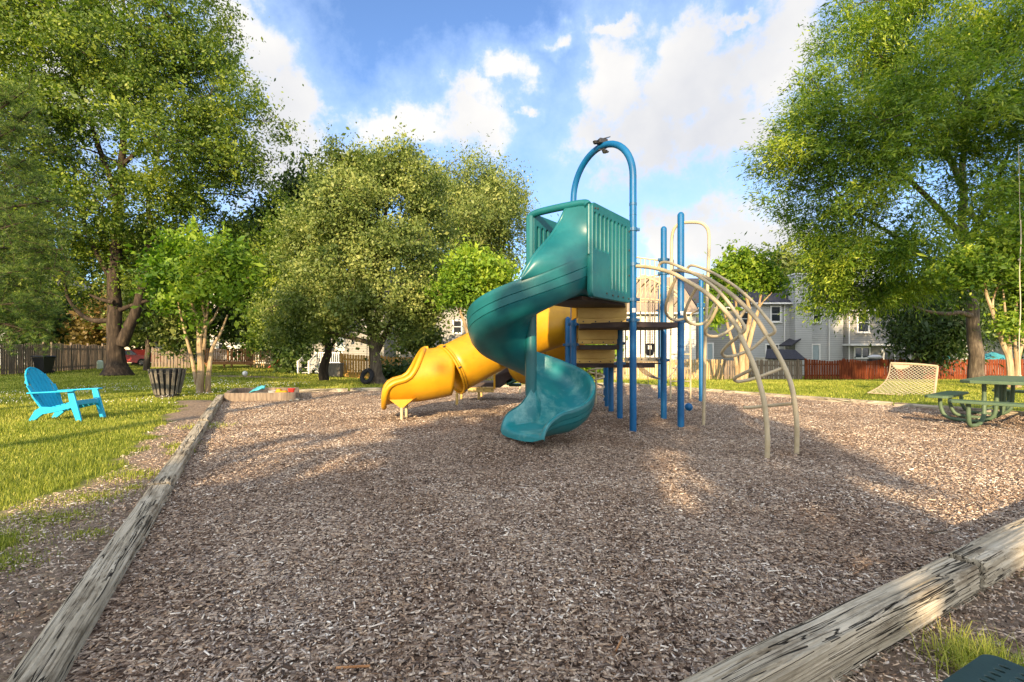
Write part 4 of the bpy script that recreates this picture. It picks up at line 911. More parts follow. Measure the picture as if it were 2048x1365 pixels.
house('dark-roofed grey townhouse with a white-sided chimney right of the arched ladder', XY(1500, YR), XY(1622, YR), YR, gz, ZZ(604, YR), ZZ(560, YR+4.5), M['siding_light'], M['roof'],
      [(1540, 612, 1562, 645, 'win'), (1530, 688, 1558, 722, 'win2'), (1424, 0, 1425, 1, 'skip')][:2], gutters=(1568,), extra=chim)
house('recessed grey townhouse section between the chimney and the sliding glass door', XY(1622.5, YR), XY(1693, YR), YR+.4, gz, ZZ(600, YR), ZZ(560, YR+4.9), M['siding_light'], M['roof'],
      [(1624, 616, 1642, 646, 'win'), (1622, 688, 1640, 724, 'door')], gutters=(1657, 1690))
def lower(root):
    mb = MB(); mb.sm = False; y = YR-.2
    mb.box(((XY(1694, y)+XY(1812, y))/2, y+.2, ZZ(690, y)), (XY(1812, y)-XY(1694, y), 1.3, .16)); mb.build('overhang', M['trim'], root)
    sd_ = MB(); sd_.box((XY(1760, y), y-.25, ZZ(700, y)), (.12, .12, .25)); sd_.build('porch_light', M['trim'], root)
house('grey townhouse with a sliding glass door above the red fence', XY(1693.5, YR), XY(1880, YR), YR-.0, gz, ZZ(618, YR), ZZ(574, YR+4.5), M['siding_grey'], M['roof'],
      [(1713, 625, 1738, 666, 'win'), (1707, 694, 1740, 718, 'win2'), (1765, 696, 1813, 736, 'slider'), (1866, 640, 1884, 664, 'win')], gutters=(1697,), extra=lower)
house('pale townhouse glimpsed behind the trunk of the willow oak', XY(1880.5, YR), XY(2120, YR), YR+.6, gz, ZZ(620, YR), ZZ(580, YR+5), M['siding_light'], M['roof'],
      [(1990, 640, 2012, 672, 'win')])
house('grey townhouse wall with a pale door behind the ladder arch', XY(1398, YR), XY(1499.5, YR), YR+.3, gz, ZZ(612, YR), ZZ(560, YR+4.8), M['siding_grey'], M['roof'],
      [(1412, 686, 1427, 722, 'door'), (1480, 624, 1502, 652, 'win'), (1478, 688, 1503, 712, 'win')], gutters=(1512, 1527))
house('bright cream townhouse with a tan roof behind the blue posts', XY(1248, 37), XY(1392, 37), 37.0, gz, ZZ(622, 37), ZZ(558, 41.5), M['siding_white'], M['roof_tan'], [(1285, 690, 1300, 722, 'door')], gutters=(1366,))
house('grey townhouse showing between the maple leaves and the teal slide', XY(770, 38), XY(1010, 38), 38.0, -.5, ZZ(590, 38), ZZ(540, 42), M['siding_grey'], M['roof'],
      [(828, 680, 868, 700, 'win2'), (838, 628, 858, 655, 'win'), (905, 640, 925, 668, 'win')], gutters=(800,))
house('grey townhouse with a porch door behind the white steps', XY(560, 36), XY(768, 36), 36.0, -.3, ZZ(600, 36), ZZ(545, 40), M['siding_grey'], M['roof'],
      [(672, 668, 690, 702, 'door'), (600, 690, 612, 712, 'win'), (640, 625, 660, 655, 'win'), (720, 625, 740, 655, 'win')])
house('sunlit white townhouse behind the brown wooden deck', XY(420, 47), XY(556, 47), 47.0, -.1, ZZ(570, 47), ZZ(520, 51), M['siding_white'], M['roof'],
      [(436, 676, 452, 700, 'win'), (470, 674, 488, 702, 'door'), (500, 610, 516, 640, 'win'), (440, 610, 456, 640, 'win')])
house('pale house behind the far left end of the fence', XY(-60, 44), XY(70, 44), 44.0, 0, ZZ(600, 44), ZZ(550, 48), M['siding_light'], M['roof'], [(22, 655, 42, 690, 'win'), (44, 655, 52, 690, 'win')])
house('long pale house row beyond the big oak', XY(80, 52), XY(400, 52), 52.0, 0, ZZ(620, 52), ZZ(580, 56), M['siding_cream'], M['roof'], [(150, 655, 166, 680, 'win'), (310, 650, 326, 676, 'win')])

# ------------------------------------------------------------------ fences
def fence(name, label, p0, p1, h, mat, bw=.14, gap=.02, post=2.4, wave=0.0, cap=False, sag=.0, lean=0.0, z=None, seed=0, group='fences behind the lawn', shadow_box=False):
    r2 = random.Random(seed); p0 = Vector(p0).to_2d(); p1 = Vector(p1).to_2d(); d = p1-p0; L = d.length; d.normalize(); ang = math.atan2(d.y, d.x); nr = Vector((-d.y, d.x))
    gz_ = (lambda x, y: float(terr(np.array(x), np.array(y)))) if z is None else (lambda x, y: z)
    root = thing(name, label, 'fence', (p0.x, p0.y, gz_(p0.x, p0.y)), group)
    bo = MB(); bo.sm = False; n = int(L/(bw+gap))
    for i in range(n):
        s = (i+.5)*(bw+gap); q = p0+d*s; g = gz_(q.x, q.y); hh = h+r2.uniform(-.015, .015)-wave*(math.sin(s*1.3+seed)**2)*.12
        off = (.035 if (i % 2 and shadow_box) else r2.uniform(-.008, .008))
        c = (q.x+nr.x*off, q.y+nr.y*off, g+hh/2+.02); Mx = Matrix.Rotation(ang, 3, 'Z') @ Matrix.Rotation(r2.uniform(-.012, .012)+lean, 3, 'Y') @ Matrix.Rotation(r2.uniform(-.03, .03), 3, 'Z')
        w = bw*(.94 if not shadow_box else .8)+r2.uniform(-.006, .006); hx, hy, hz = w/2, .009, hh/2; e = .03
        vs = [(-hx,-hy,-hz),(hx,-hy,-hz),(hx,hy,-hz),(-hx,hy,-hz),(-hx,-hy,hz-e),(-hx+e,-hy,hz),(hx-e,-hy,hz),(hx,-hy,hz-e),(-hx,hy,hz-e),(-hx+e,hy,hz),(hx-e,hy,hz),(hx,hy,hz-e)]
        bo.add([Mx @ Vector(v)+Vector(c) for v in vs], [(0,1,7,6,5,4),(3,8,9,10,11,2),(0,4,8,3),(1,2,11,7),(4,5,9,8),(5,6,10,9),(6,7,11,10),(0,3,2,1)])
    bo.build('boards', mat, root, norm=False)
    ra = MB(); ra.sm = False
    for zz in (.3, h-.3):
        k = max(1, int(L/3))
        for i in range(k):
            a, b = p0+d*(L*i/k), p0+d*(L*(i+1)/k)
            ra.beam((a.x+nr.x*.07, a.y+nr.y*.07, gz_(a.x, a.y)+zz), (b.x+nr.x*.07, b.y+nr.y*.07, gz_(b.x, b.y)+zz), .04, .09)
    ra.build('rails', mat, root)
    for i in range(int(L/post)+1):
        q = p0+d*min(L, i*post); g = gz_(q.x, q.y); ps = MB(); ps.sm = False
        ps.box((q.x+nr.x*.02, q.y+nr.y*.02, g+(h+.08)/2), (.1, .1, h+.08), ang)
        o = ps.build('post', mat, root)
    return root
P2 = lambda px, Y: (XY(px, Y), Y)
fence('fence', 'weathered brown fence at the far left behind the turquoise chair', P2(-60, 24.0), P2(103, 29.3), 1.75, M['fence_grey'], cap=True, wave=1, seed=1)
fence('fence', 'weathered grey fence section running back towards the big oak', P2(104, 29.4), P2(222, 37.5), 1.75, M['fence_grey'], wave=1, seed=2, lean=.03)
fence('fence', 'dark brown fence panel between the young tree and the crape myrtle', P2(305, 37), P2(382, 36.0), 1.5, M['fence_grey'], wave=1, seed=3, shadow_box=True)
fence('fence', 'short pale picket fence right of the wooden deck', P2(508, 36.5), P2(548, 36), 1.35, M['fence_tan'], bw=.10, gap=.10, seed=4)
fence('fence', 'golden sunlit fence behind the maple and the hanging tyre', P2(682, 29.5), P2(905, 30.5), 1.42, M['fence_gold'], seed=5)
fence('fence', 'light tan fence behind the play structure', P2(906, 30.6), P2(1320, 31), 1.38, M['fence_tan'], seed=6)
fence('fence', 'mixed tan and grey fence behind the short beige ladder', P2(1322, 31), P2(1448, 31), 1.32, M['fence_tan'], seed=7, shadow_box=True)
fence('fence', 'grey weathered fence behind the golden-stemmed crape myrtle', P2(1450, 31), P2(1610, 31.2), 1.25, M['fence_grey'], seed=8, shadow_box=True)
fence('fence', 'red stained fence between the grey fence and the hammock', P2(1611.5, 31.2), P2(1800, 31), 1.32, M['fence_red'], seed=9, wave=.8)
fence('fence', 'red stained fence right of the hammock behind the willow oak trunk', P2(1802, 31), P2(2130, 31), 1.32, M['fence_red'], seed=10)
fence('fence', 'red stained side fence running back towards the sliding door', P2(1684, 31.4), P2(1730, 36), 1.2, M['fence_red'], seed=11)

# gate with an arched top
# ------------------------------------------------------------------ yard things
def shed():
    Y = 34.0; z = -.7; root = thing('garden_shed', 'small shed with a dark shingle roof behind the grey fence', 'shed', (XY(1572, Y), Y, z))
    mb = MB(); mb.sm = False; x0, x1 = XY(1536, Y), XY(1602, Y); mb.box(((x0+x1)/2, Y+.9, (z+ZZ(716, Y))/2), (x1-x0, 1.8, ZZ(716, Y)-z)); mb.build('wall', M['siding_cream'], root)
    r = MB(); r.sm = False; A = [PX(1530, 719, Y-.2), PX(1612, 721, Y-.2), PX(1590, 702, Y+1), PX(1533, 700, Y+1)]; r.slab(A, .08); r.build('roof', M['roof'], root)
shed()
def wheelie_bin():
    Y = 27.2; c = (XY(88, Y), Y, 0); root = thing('wheelie_bin', 'black lidded wheelie bin against the left fence', 'bin', c)
    rows = []
    for (z, s) in ((.06, .22), (.5, .27), (.92, .33)): rows.append([Vector((c[0]+sx*s, c[1]+sy*s*1.05, z)) for sx, sy in ((-1,-1),(0,-1.05),(1,-1),(1,1),(0,1.05),(-1,1))])
    mb = MB(); mb.grid(rows, closed_u=True); mb.f.append((0,1,2,3,4,5)); mb.build('body', M['black'], root)
    l = MB(); l.box((c[0], c[1]-.03, .98), (.76, .80, .07), ch=.03); l.box((c[0], c[1]+.38, .93), (.62, .05, .05)); l.build('lid', M['black'], root)
    for s in (-1, 1):
        w = MB(); w.cyl((c[0]+s*.22, c[1]+.26, .10), (c[0]+s*.28, c[1]+.26, .10), .10, 14); w.build('wheel', M['rubber'], root)
wheelie_bin()
def pedestal():
    Y = 34.5; mb = MB(); mb.lathe((XY(200, Y), Y, 0), [(.0, 0), (.19, 0), (.19, .48), (.17, .56), (.11, .61), (0, .63)], 20)
    tag(mb.build('utility_pedestal', M['utility'], at=(XY(200, Y), Y, 0)), 'pale green dome-topped utility pedestal left of the big oak', 'utility box')
pedestal()
def car():
    Y = 42.0; cx_ = XY(268, Y); root = thing('parked_car', 'red parked car seen between the big oak and the young tree', 'car', (cx_, Y, 0))
    prof = [(-2.0, .30), (-2.05, .62), (-1.9, .80), (-1.25, .90), (-.75, 1.33), (.45, 1.40), (1.05, .98), (1.75, .86), (2.0, .66), (2.02, .32)]
    rows = []
    for (y, k) in ((-.82, .0), (-.85, 1), (.85, 1), (.82, 0)):
        rows.append([Vector((cx_+a, Y+y*(1-.12*max(0, b-.9)), b-.004*(k == 0))) for a, b in prof])
    mb = MB(); mb.grid(rows)
    n = len(prof); mb.f.append(tuple(range(n))); mb.f.append(tuple(range(3*n, 4*n))); mb.build('body', M['red'], root, bevel=.03)
    g = MB(); g.sm = False; g.slab([(cx_-1.12, Y-.855, .93), (cx_+.92, Y-.855, .97), (cx_+.42, Y-.82, 1.32), (cx_-.70, Y-.82, 1.26)], -.02); g.build('window', M['gl'], root)
    for s in (-1.3, 1.3):
        w = MB(); w.cyl((cx_+s, Y-.88, .32), (cx_+s, Y-.66, .32), .32, 20); o = w.build('wheel', M['rubber'], root)
        r = MB(); r.cyl((cx_+s, Y-.90, .32), (cx_+s, Y-.878, .32), .18, 14); r.build('rim', M['chain'], o)
    hl = MB(); hl.box((cx_+1.93, Y-.78, .66), (.14, .2, .12), ch=.03); hl.build('headlight', M['trim'], root)
car()
def deck():
    Y = 37.0; z0 = 0.0; x0, x1 = XY(408, Y), XY(508, Y); zf = ZZ(724, Y+0); root = thing('wooden_deck', 'raised brown wooden deck with railings behind the sandbox', 'deck', ((x0+x1)/2, Y, z0))
    mb = MB(); mb.sm = False
    for i in range(20): mb.box(((x0+x1)/2, Y+.08+i*.15, zf-.02), (x1-x0, .14, .035))
    mb.box(((x0+x1)/2, Y, zf-.11), (x1-x0, .05, .2)); mb.build('floor', M['deck_wood'], root)
    for px in (447, 462, 500, 412): 
        l = MB(); l.sm = False; l.box((XY(px, Y), Y+.1, zf/2-.1), (.1, .1, zf+.1)); l.build('leg', M['deck_wood'], root)
    r = MB(); r.sm = False; zt = zf+.98
    r.box(((x0+x1)/2, Y+.05, zt), (x1-x0, .12, .05)); r.box(((x0+x1)/2, Y+.05, zf+.12), (x1-x0, .04, .08))
    for i in range(int((x1-x0)/.15)): r.box((x0+.07+i*.15, Y+.05, (zf+zt)/2), (.085, .04, zt-zf-.04))
    for yy_ in (Y+3,):
        r.box(((x0+x1)/2, yy_, zt), (x1-x0, .12, .05))
        for i in range(int((x1-x0)/.3)): r.box((x0+.07+i*.3, yy_, (zf+zt)/2), (.16, .04, zt-zf-.04))
    r.build('railing', M['deck_wood'], root)
deck()
def porch():
    Y = 31.5; g = -.15; root = thing('porch', 'white railed porch with steps and a lattice skirt behind the dark lawn tree', 'porch', (XY(655, Y), Y, g))
    zf = ZZ(728, Y); x0, x1 = XY(632, Y), XY(684, Y); zt = ZZ(706, Y)
    f = MB(); f.sm = False; f.box(((x0+x1)/2, Y+1, zf-.05), (x1-x0, 2, .1)); f.build('floor', M['trim'], root)
    r = MB(); r.sm = False; r.box(((x0+x1)/2+.02, Y, zt), (x1-x0, .08, .06)); r.box(((x0+x1)/2, Y, zf+.08), (x1-x0, .05, .05))
    for i in range(int((x1-x0)/.13)): r.box((x0+i*.13+.05, Y, (zf+zt)/2), (.04, .04, zt-zf))
    for px in (632, 655, 684): r.box((XY(px, Y), Y-.01, (zt+g)/2), (.11, .11, zt-g+.15))
    r.build('railing', M['trim'], root)
    la = MB(); la.sm = False
    a0, a1 = XY(634, Y), XY(652, Y)
    for k in range(-8, 12):
        for s in (-1, 1):
            xa = a0+k*.12; p = Vector((xa, Y-.03-.005*s, g)); q = Vector((xa+s*(zf-g), Y-.03-.005*s, zf))
            def cl(p, q):
                d = q-p; t0, t1 = 0, 1
                for lim, sg in ((a0, 1), (a1, -1)):
                    fa, fb = sg*(p.x-lim), sg*(q.x-lim)
                    if fa < 0 and fb < 0: return None
                    if fa < 0: t0 = max(t0, fa/(fa-fb))
                    if fb < 0: t1 = min(t1, fa/(fa-fb))
                return (p+d*t0, p+d*t1) if t1-t0 > .05 else None
            c = cl(p, q)
            if c: la.beam(c[0], c[1], .035, .008, up=(0,1,0))
    la.build('lattice', M['trim'], root)
    st = MB(); st.sm = False; xs0, xs1 = XY(612, Y), XY(632, Y); n = 4
    for i in range(n): st.box(((xs0+xs1)/2, Y-.2-.28*(n-i)+.3, g+(zf-g)*(i+.5)/n/1.0-.0), (xs1-xs0, .3, .05)); st.box(((xs0+xs1)/2, Y-.05-.28*(n-i)+.3, g+(zf-g)*(i+.5)/n-.08), (xs1-xs0-.02, .02, .16))
    st.build('steps', M['siding_light'], root)
    for px in (612, 633):
        h = MB(); h.sm = False; x = XY(px, Y); h.beam((x, Y-1.2, g+.75), (x, Y+.1, zt), .05, .07)
        h.box((x, Y-1.2, g+.4), (.09, .09, .85))
        for i in range(8): t = i/8; h.box((x, Y-1.1+t*1.2, g+.4+t*(zf-g)), (.035, .035, .72))
        h.build('stair_rail', M['trim'], root)
porch()
def accover():
    Y = 29.0; mb = MB(); mb.sm = False; x0, x1 = XY(656, Y), XY(680, Y); mb.box(((x0+x1)/2, Y+.3, ZZ(741, Y)), (x1-x0, .6, .78), ch=.02)
    root = thing('storage_box', 'grey box with a dark side standing left of the golden fence', 'storage box', ((x0+x1)/2, Y, -.2)); mb.build('body', M['slat'], root)
    l = MB(); l.sm = False; l.box(((x0+x1)/2, Y+.3, ZZ(727.5, Y)), (x1-x0+.06, .66, .05)); l.build('lid', M['siding_grey'], root)
accover()
def red_toys():
    Y = 33.0
    for (px, py, label, kind) in ((560, 726, 'red plastic children\'s slide beside the dark shrub', 'slide'),):
        x = XY(px-6, Y); root = thing('toddler_slide', label, 'toy slide', (x, Y, -.1))
        mb = MB(); mb.beam((x-.5, Y, .15), (x+.35, Y, .85), .4, .05); mb.build('chute', M['red'], root)
        for s in (-1, 1):
            l = MB(); l.beam((x+.6, Y+s*.2, -.1), (x+.35, Y+s*.2, .95), .05, .05); l.build('ladder_rail', M['yellow'], root)
red_toys()
def ball(name, label, c, r, mat, cat='ball', stripe=None):
    root = thing(name, label, cat, (c[0], c[1], c[2]-r)); mb = MB(); mb.sphere(c, r, 20, 14); mb.build('shell', mat, root)
    s = MB(); s.tube([Vector(c)+Vector((math.cos(a)*r*1.0, math.sin(a)*.45*r, math.sin(a)*.9*r)) for a in [2*math.pi*i/24 for i in range(24)]], r*.05, 6, closed=True); s.build('seam', stripe or M['trim'], root)
b = GP(490, 752); ball('ball', 'pale ball lying on the lawn right of the big crape myrtle', (b.x, b.y, .12), .13, M['trim'], stripe=M['slat'])
b = GP(1377, 823); ball('ball', 'blue ball lying on the wood chips behind the right blue post', (b.x, b.y, .088), .088, M['blue'])

def umbrella():
    Y = 34.0; root = thing('patio_umbrella', 'teal patio umbrella behind the red fence right of the willow oak trunk', 'umbrella', (XY(1990, Y), Y, -.7))
    c = Vector((XY(1985, Y), Y, 0)); zt, zb = ZZ(704, Y), ZZ(717, Y); n = 8; R = 1.15
    ring = [Vector((c.x+R*math.cos(2*math.pi*i/n+.3), c.y+R*math.sin(2*math.pi*i/n+.3), zb)) for i in range(n)]
    mb = MB(); mb.sm = False; top = Vector((c.x, c.y, zt)); mb.add([top]+ring+[v-Vector((0,0,.14)) for v in ring]+[top-Vector((0,0,.03))], [(0, 1+i, 1+(i+1) % n) for i in range(n)]+[(1+i, 1+n+i, 1+n+(i+1) % n, 1+(i+1) % n) for i in range(n)])
    mb.build('canopy', M['umbrella'], root, norm=False); p = MB(); p.cyl((c.x, c.y, -.7), (c.x, c.y, zt), .025); p.build('pole', M['trim'], root)
umbrella()
def towel():
    Y = 32.2; mb = MB(); rows = []
    for i in range(7):
        rows.append([PX(1886+k*3+math.sin(i*.9)*.7, 708+i*3.2, Y+.04*math.sin(k*1.7+i*.4)) for k in range(6)])
    mb.grid(rows); o = mb.build('beach_towel', M['umbrella'], at=PX(1894, 727, Y)); tag(o, 'light blue towel hung up behind the red fence left of the willow oak trunk', 'towel')
    sm_ = o.modifiers.new('thickness', 'SOLIDIFY'); sm_.thickness = .02
towel()
def grill():
    Y = 36.0; x = XY(1750, Y); root = thing('barbecue_grill', 'covered grill with a pale lid between the wide window and the sliding door', 'grill', (x, Y, -.7))
    mb = MB(); mb.sphere((x, Y, ZZ(715, Y)), .42, 16, 10, (1.2, .8, .45)); mb.build('lid', M['trim'], root)
    b_ = MB(); b_.sm = False; b_.box((x, Y, ZZ(722, Y)), (.85, .5, .3), ch=.03); b_.build('body', M['black'], root)
    for s in (-1, 1):
        l = MB(); l.box((x+s*.35, Y, -.35), (.06, .4, .72)); l.build('leg', M['black'], root)
grill()

# hanging tyre on the maple
def tyre():
    Y = 18.6; c = PX(734, 753, Y); root = thing('tyre_swing', 'black tyre hanging upright beside the maple trunk', 'tyre swing', (c.x, c.y, c.z-.29))
    mb = MB(); mb.tube([c+Vector((math.cos(a)*.06, math.sin(a)*.24*.6, math.sin(a)*.0))+Vector((.12*math.cos(a), .18*math.sin(a)*0, .22*math.sin(a))) for a in [2*math.pi*i/28 for i in range(28)]], .085, 12, closed=True)
    mb.build('tyre', M['rubber'], root)
    r = MB(); r.tube([c+Vector((0,0,.25)), c+Vector((0,0,1.4)), PX(738, 640, Y)], .012, 6); r.build('rope', M['cable'], root)
tyre()

# rope swing at the right edge
def rope():
    Y = 14.5; t = PX(2040, 440, Y); root = thing('hanging_rope', 'pale rope hanging from the willow oak at the right edge of the picture', 'rope', (t.x, t.y, ZZ(752, Y)))
    mb = MB()
    pts = [PX(2040+math.sin(i*.7)*1.2+ (i/20)*-2+1, 440+i*15.6, Y) for i in range(21)]
    mb.tube(crv(pts, 3), .013, 8); mb.build('strand', M['net'], root)
    k = MB(); k.sphere(pts[-1], .035, 10, 8); k.sphere(PX(2038, 520, Y), .03, 8, 6); k.build('knot', M['net'], root)
    f = MB(); f.tube([PX(2040, 440, Y), PX(2038, 330, Y), PX(2037, 290, Y)], .006, 6); f.build('upper_strand', M['net'], root)
rope()

# slatted litter bin
def litter_bin():
    Y = 13.6; x = XY(335, Y); root = thing('litter_bin', 'tapered litter bin of charred grey wooden slats on a short post', 'litter bin', (x, Y, 0))
    zb, zt = ZZ(791, Y), ZZ(738, Y); R0, R1 = .30, .44
    n = 18
    for i in range(n):
        a = 2*math.pi*i/n+.1; ca, sa = math.cos(a), math.sin(a)
        p0 = Vector((x+R0*ca, Y+R0*sa, zb+.04)); p1 = Vector((x+R1*ca, Y+R1*sa, zt+random.uniform(-.012, .012)))
        s = MB(); s.beam(p0, p1, .070, .022, up=(ca, sa, 0), ch=.004); s.build('slat', M['slat'], root)
    for (z, r) in ((zb+.12, R0+.005), (zt-.12, R1-.035)):
        h = MB(); h.tube([(x+r*.95*math.cos(a), Y+r*.95*math.sin(a), z) for a in [2*math.pi*k/28 for k in range(28)]], .012, 6, closed=True); h.build('hoop', M['bolt'], root)
    b_ = MB(); b_.lathe((x, Y, 0), [(0, zb+.02), (R0*.95, zb+.02), (R0*.95, zb-.11), (R0*.8, zb-.13), (0, zb-.13)], 24); b_.build('base', M['bolt'], root)
    li = MB(); li.lathe((x, Y, 0), [(R0*.8, zb+.05), (R1*.86, zt-.05), (R1*.86, zt+.01)], 24); li.build('liner', M['black'], root)
    p = MB(); p.cyl((x, Y, -.05), (x, Y, zb-.1), .045, 12); p.build('post', M['bolt'], root)
litter_bin()

# adirondack chair
def adirondack():
    c = Vector((XY(131, 9.15), 9.15, 0)); f = Vector((1.0, .04, 0)).normalized(); s = Vector((-f.y, f.x, 0)); up = Vector((0,0,1))
    # measured: back top (66,740), front feet (805px..) ; f is the way it faces
    root = thing('adirondack_chair', 'turquoise plastic garden chair with a tall fan back facing the play area', 'chair', (c.x, c.y, 0))
    def W(a, b, z): return c+f*a+s*b+up*z
    # slatted back: seven slats fanning to a rounded top
    bk = MB()
    n = 7
    for i in range(n):
        t = (i-(n-1)/2)/((n-1)/2); wb, wt = .19*t, .255*t
        top = .43+.53*math.sqrt(max(0, 1-(.245*t/.27)**2))
        pts = []
        for k in range(7):
            q = k/6; z = .20+(top-.20)*q; a = -.22-.42*((z-.20)/.8)**1.05; b_ = wb+(wt-wb)*q
            pts.append((a, b_, z))
        for k in range(6):
            w0 = .058+.016*(k/6); w1 = .058+.016*((k+1)/6)
            P = [W(pts[k][0], pts[k][1]-w0/2, pts[k][2]), W(pts[k][0], pts[k][1]+w0/2, pts[k][2]), W(pts[k+1][0], pts[k+1][1]+w1/2, pts[k+1][2]), W(pts[k+1][0], pts[k+1][1]-w1/2, pts[k+1][2])]
            bk.slab(P, .016)
    for z0 in (.40, .72):
        a = -.22-.42*((z0-.20)/.8)**1.05; bk.beam(W(a-.02, -.24, z0), W(a-.02, .24, z0), .03, .05)
    # rounded rim
    rim = []
    for k in range(25):
        an = math.pi*k/24; z = .45+.0+math.sin(an)*.53; b_ = math.cos(an)*.27; rim.append(W(-.22-.42*((z-.20)/.8)**1.05, b_, z))
    bk.tube([W(-.24, .21, .22)]+rim+[W(-.24, -.21, .22)], .017, 8); bk.build('backrest', M['chair'], root)
    se = MB()
    for k in range(7):
        a0 = -.26+k*.095; z0 = .20+.16*((k)/6)**.9; se.box(W(a0+.03, 0, z0), (.082, .46, .018), M=Matrix((f*1+up*.22, s, up-f*.22)).transposed(), ch=.004)
    se.box(W(.40, 0, .335), (.03, .50, .09), M=Matrix((f, s, up)).transposed(), ch=.008); se.build('seat', M['chair'], root)
    for sg in (-1, 1):
        ar = MB(); P = [W(-.44, sg*.20, .535), W(-.44, sg*.30, .535), W(.34, sg*.385, .575), W(.42, sg*.34, .578), W(.40, sg*.25, .578), W(.20, sg*.24, .57)]
        if sg < 0: P = P[::-1]
        ar.slab(P, .025); ar.build('armrest', M['chair'], root, bevel=.006)
        fl = MB(); Q = [W(.27, sg*.29, .57), W(.37, sg*.29, .575), W(.46, sg*.29, .26), W(.53, sg*.29, 0), W(.43, sg*.29, 0), W(.36, sg*.29, .20), W(.32, sg*.29, .30)]
        fl.slab(Q, .035*(-sg)); fl.build('leg', M['chair'], root, bevel=.006)
        bl_ = MB(); Q = [W(.42, sg*.25, .37), W(.42, sg*.25, .27), W(.02, sg*.25, .17), W(-.20, sg*.25, .13), W(-.36, sg*.25, .0), W(-.46, sg*.25, .0), W(-.34, sg*.25, .20), W(-.22, sg*.25, .27), W(.0, sg*.25, .26)]
        bl_.slab(Q, .035*(-sg)); bl_.build('side_rail', M['chair'], root, bevel=.006)
adirondack()

# sandbox with toys
def sandbox():
    c = Vector(GP(453, 803, 0)); u = Vector((.993, .12, 0)); v = Vector((-.40, .92, 0)); root = thing('sandbox', 'shallow wooden sandbox with toys at the far left corner of the wood chips', 'sandbox', c)
    W = lambda a, b, z: c+u*a+v*b+Vector((0,0,z)); L, D, H = 1.72, 1.9, .21
    for nm, a0, b0, a1, b1 in (('front', 0, 0, L, 0), ('back', 0, D, L, D), ('left', .0, .07, .0, D-.07), ('right', L, .07, L, D-.07)):
        mb = MB(); mb.sm = False; mb.beam(W(a0, b0, H/2), W(a1, b1, H/2), .11, H, ch=.008); mb.build('side_board', M['fence_grey'], root)
    sa = MB(); sa.grid([[W(.06+(L-.12)*i/10, .06+(D-.12)*j/10, .07+.03*math.sin(i*1.1+j)) for i in range(11)] for j in range(11)]); sa.build('sand', M['sand'], root, norm=False)
    # toys
    t = MB(); rows = []
    for i in range(9):
        rows.append([W(.45+.42*i/8, .8+.5*k/6, .12+.10*math.sin(i/8*2.2)+.10*(i/8)*(1 if k > 2 else .6)+.03*math.sin(k*2.0+i)) for k in range(7)])
    t.grid(rows); o = t.build('plastic_sheet', M['umbrella'], at=W(.6, 1.0, .1)); tag(o, 'crumpled turquoise plastic sheet lying in the sandbox', 'plastic sheet')
    o.modifiers.new('thickness', 'SOLIDIFY').thickness = .015
    b_ = MB(); b_.lathe(W(1.08, .9, .06), [(.0, 0), (.08, 0), (.11, .14), (.12, .14), (.09, 0)], 16); o = b_.build('sand_bucket', M['siding_light'], at=W(1.08, .9, .08)); tag(o, 'pale blue bucket in the middle of the sandbox', 'bucket')
    y_ = MB(); y_.box(W(1.32, .8, .15), (.30, .2, .1), rz=.2, ch=.03); y_.box(W(1.25, .8, .21), (.12, .16, .08), rz=.2, ch=.02)
    for sx in (-.1, .1):
        for sy in (-.1, .1): y_.cyl(W(1.32+sx, .8+sy*.9, .11), W(1.32+sx, .8+sy*1.2, .11), .045, 10)
    o = y_.build('toy_truck', M['yellow'], at=W(1.32, .8, .1)); tag(o, 'yellow toy truck in the sandbox', 'toy truck')
    r_ = MB(); r_.lathe(W(1.58, 1.1, .08), [(0, 0), (.07, 0), (.10, .14), (.11, .14), (.09, .16), (0, .16)], 14); o = r_.build('toy_pail', M['red'], at=W(1.58, 1.1, .08)); tag(o, 'red toy pail in the right corner of the sandbox', 'pail')
    k_ = MB()
    for i in range(9): k_.sphere(GP(590+random.uniform(-9, 9), 799+random.uniform(-2, 3), .03), random.uniform(.03, .06), 8, 6, (1, 1, .6))
    o = k_.build('sand_lumps', M['net'], at=GP(590, 799)); tag(o, 'little heap of pale lumps on the chips right of the sandbox', 'sand lumps')
sandbox()

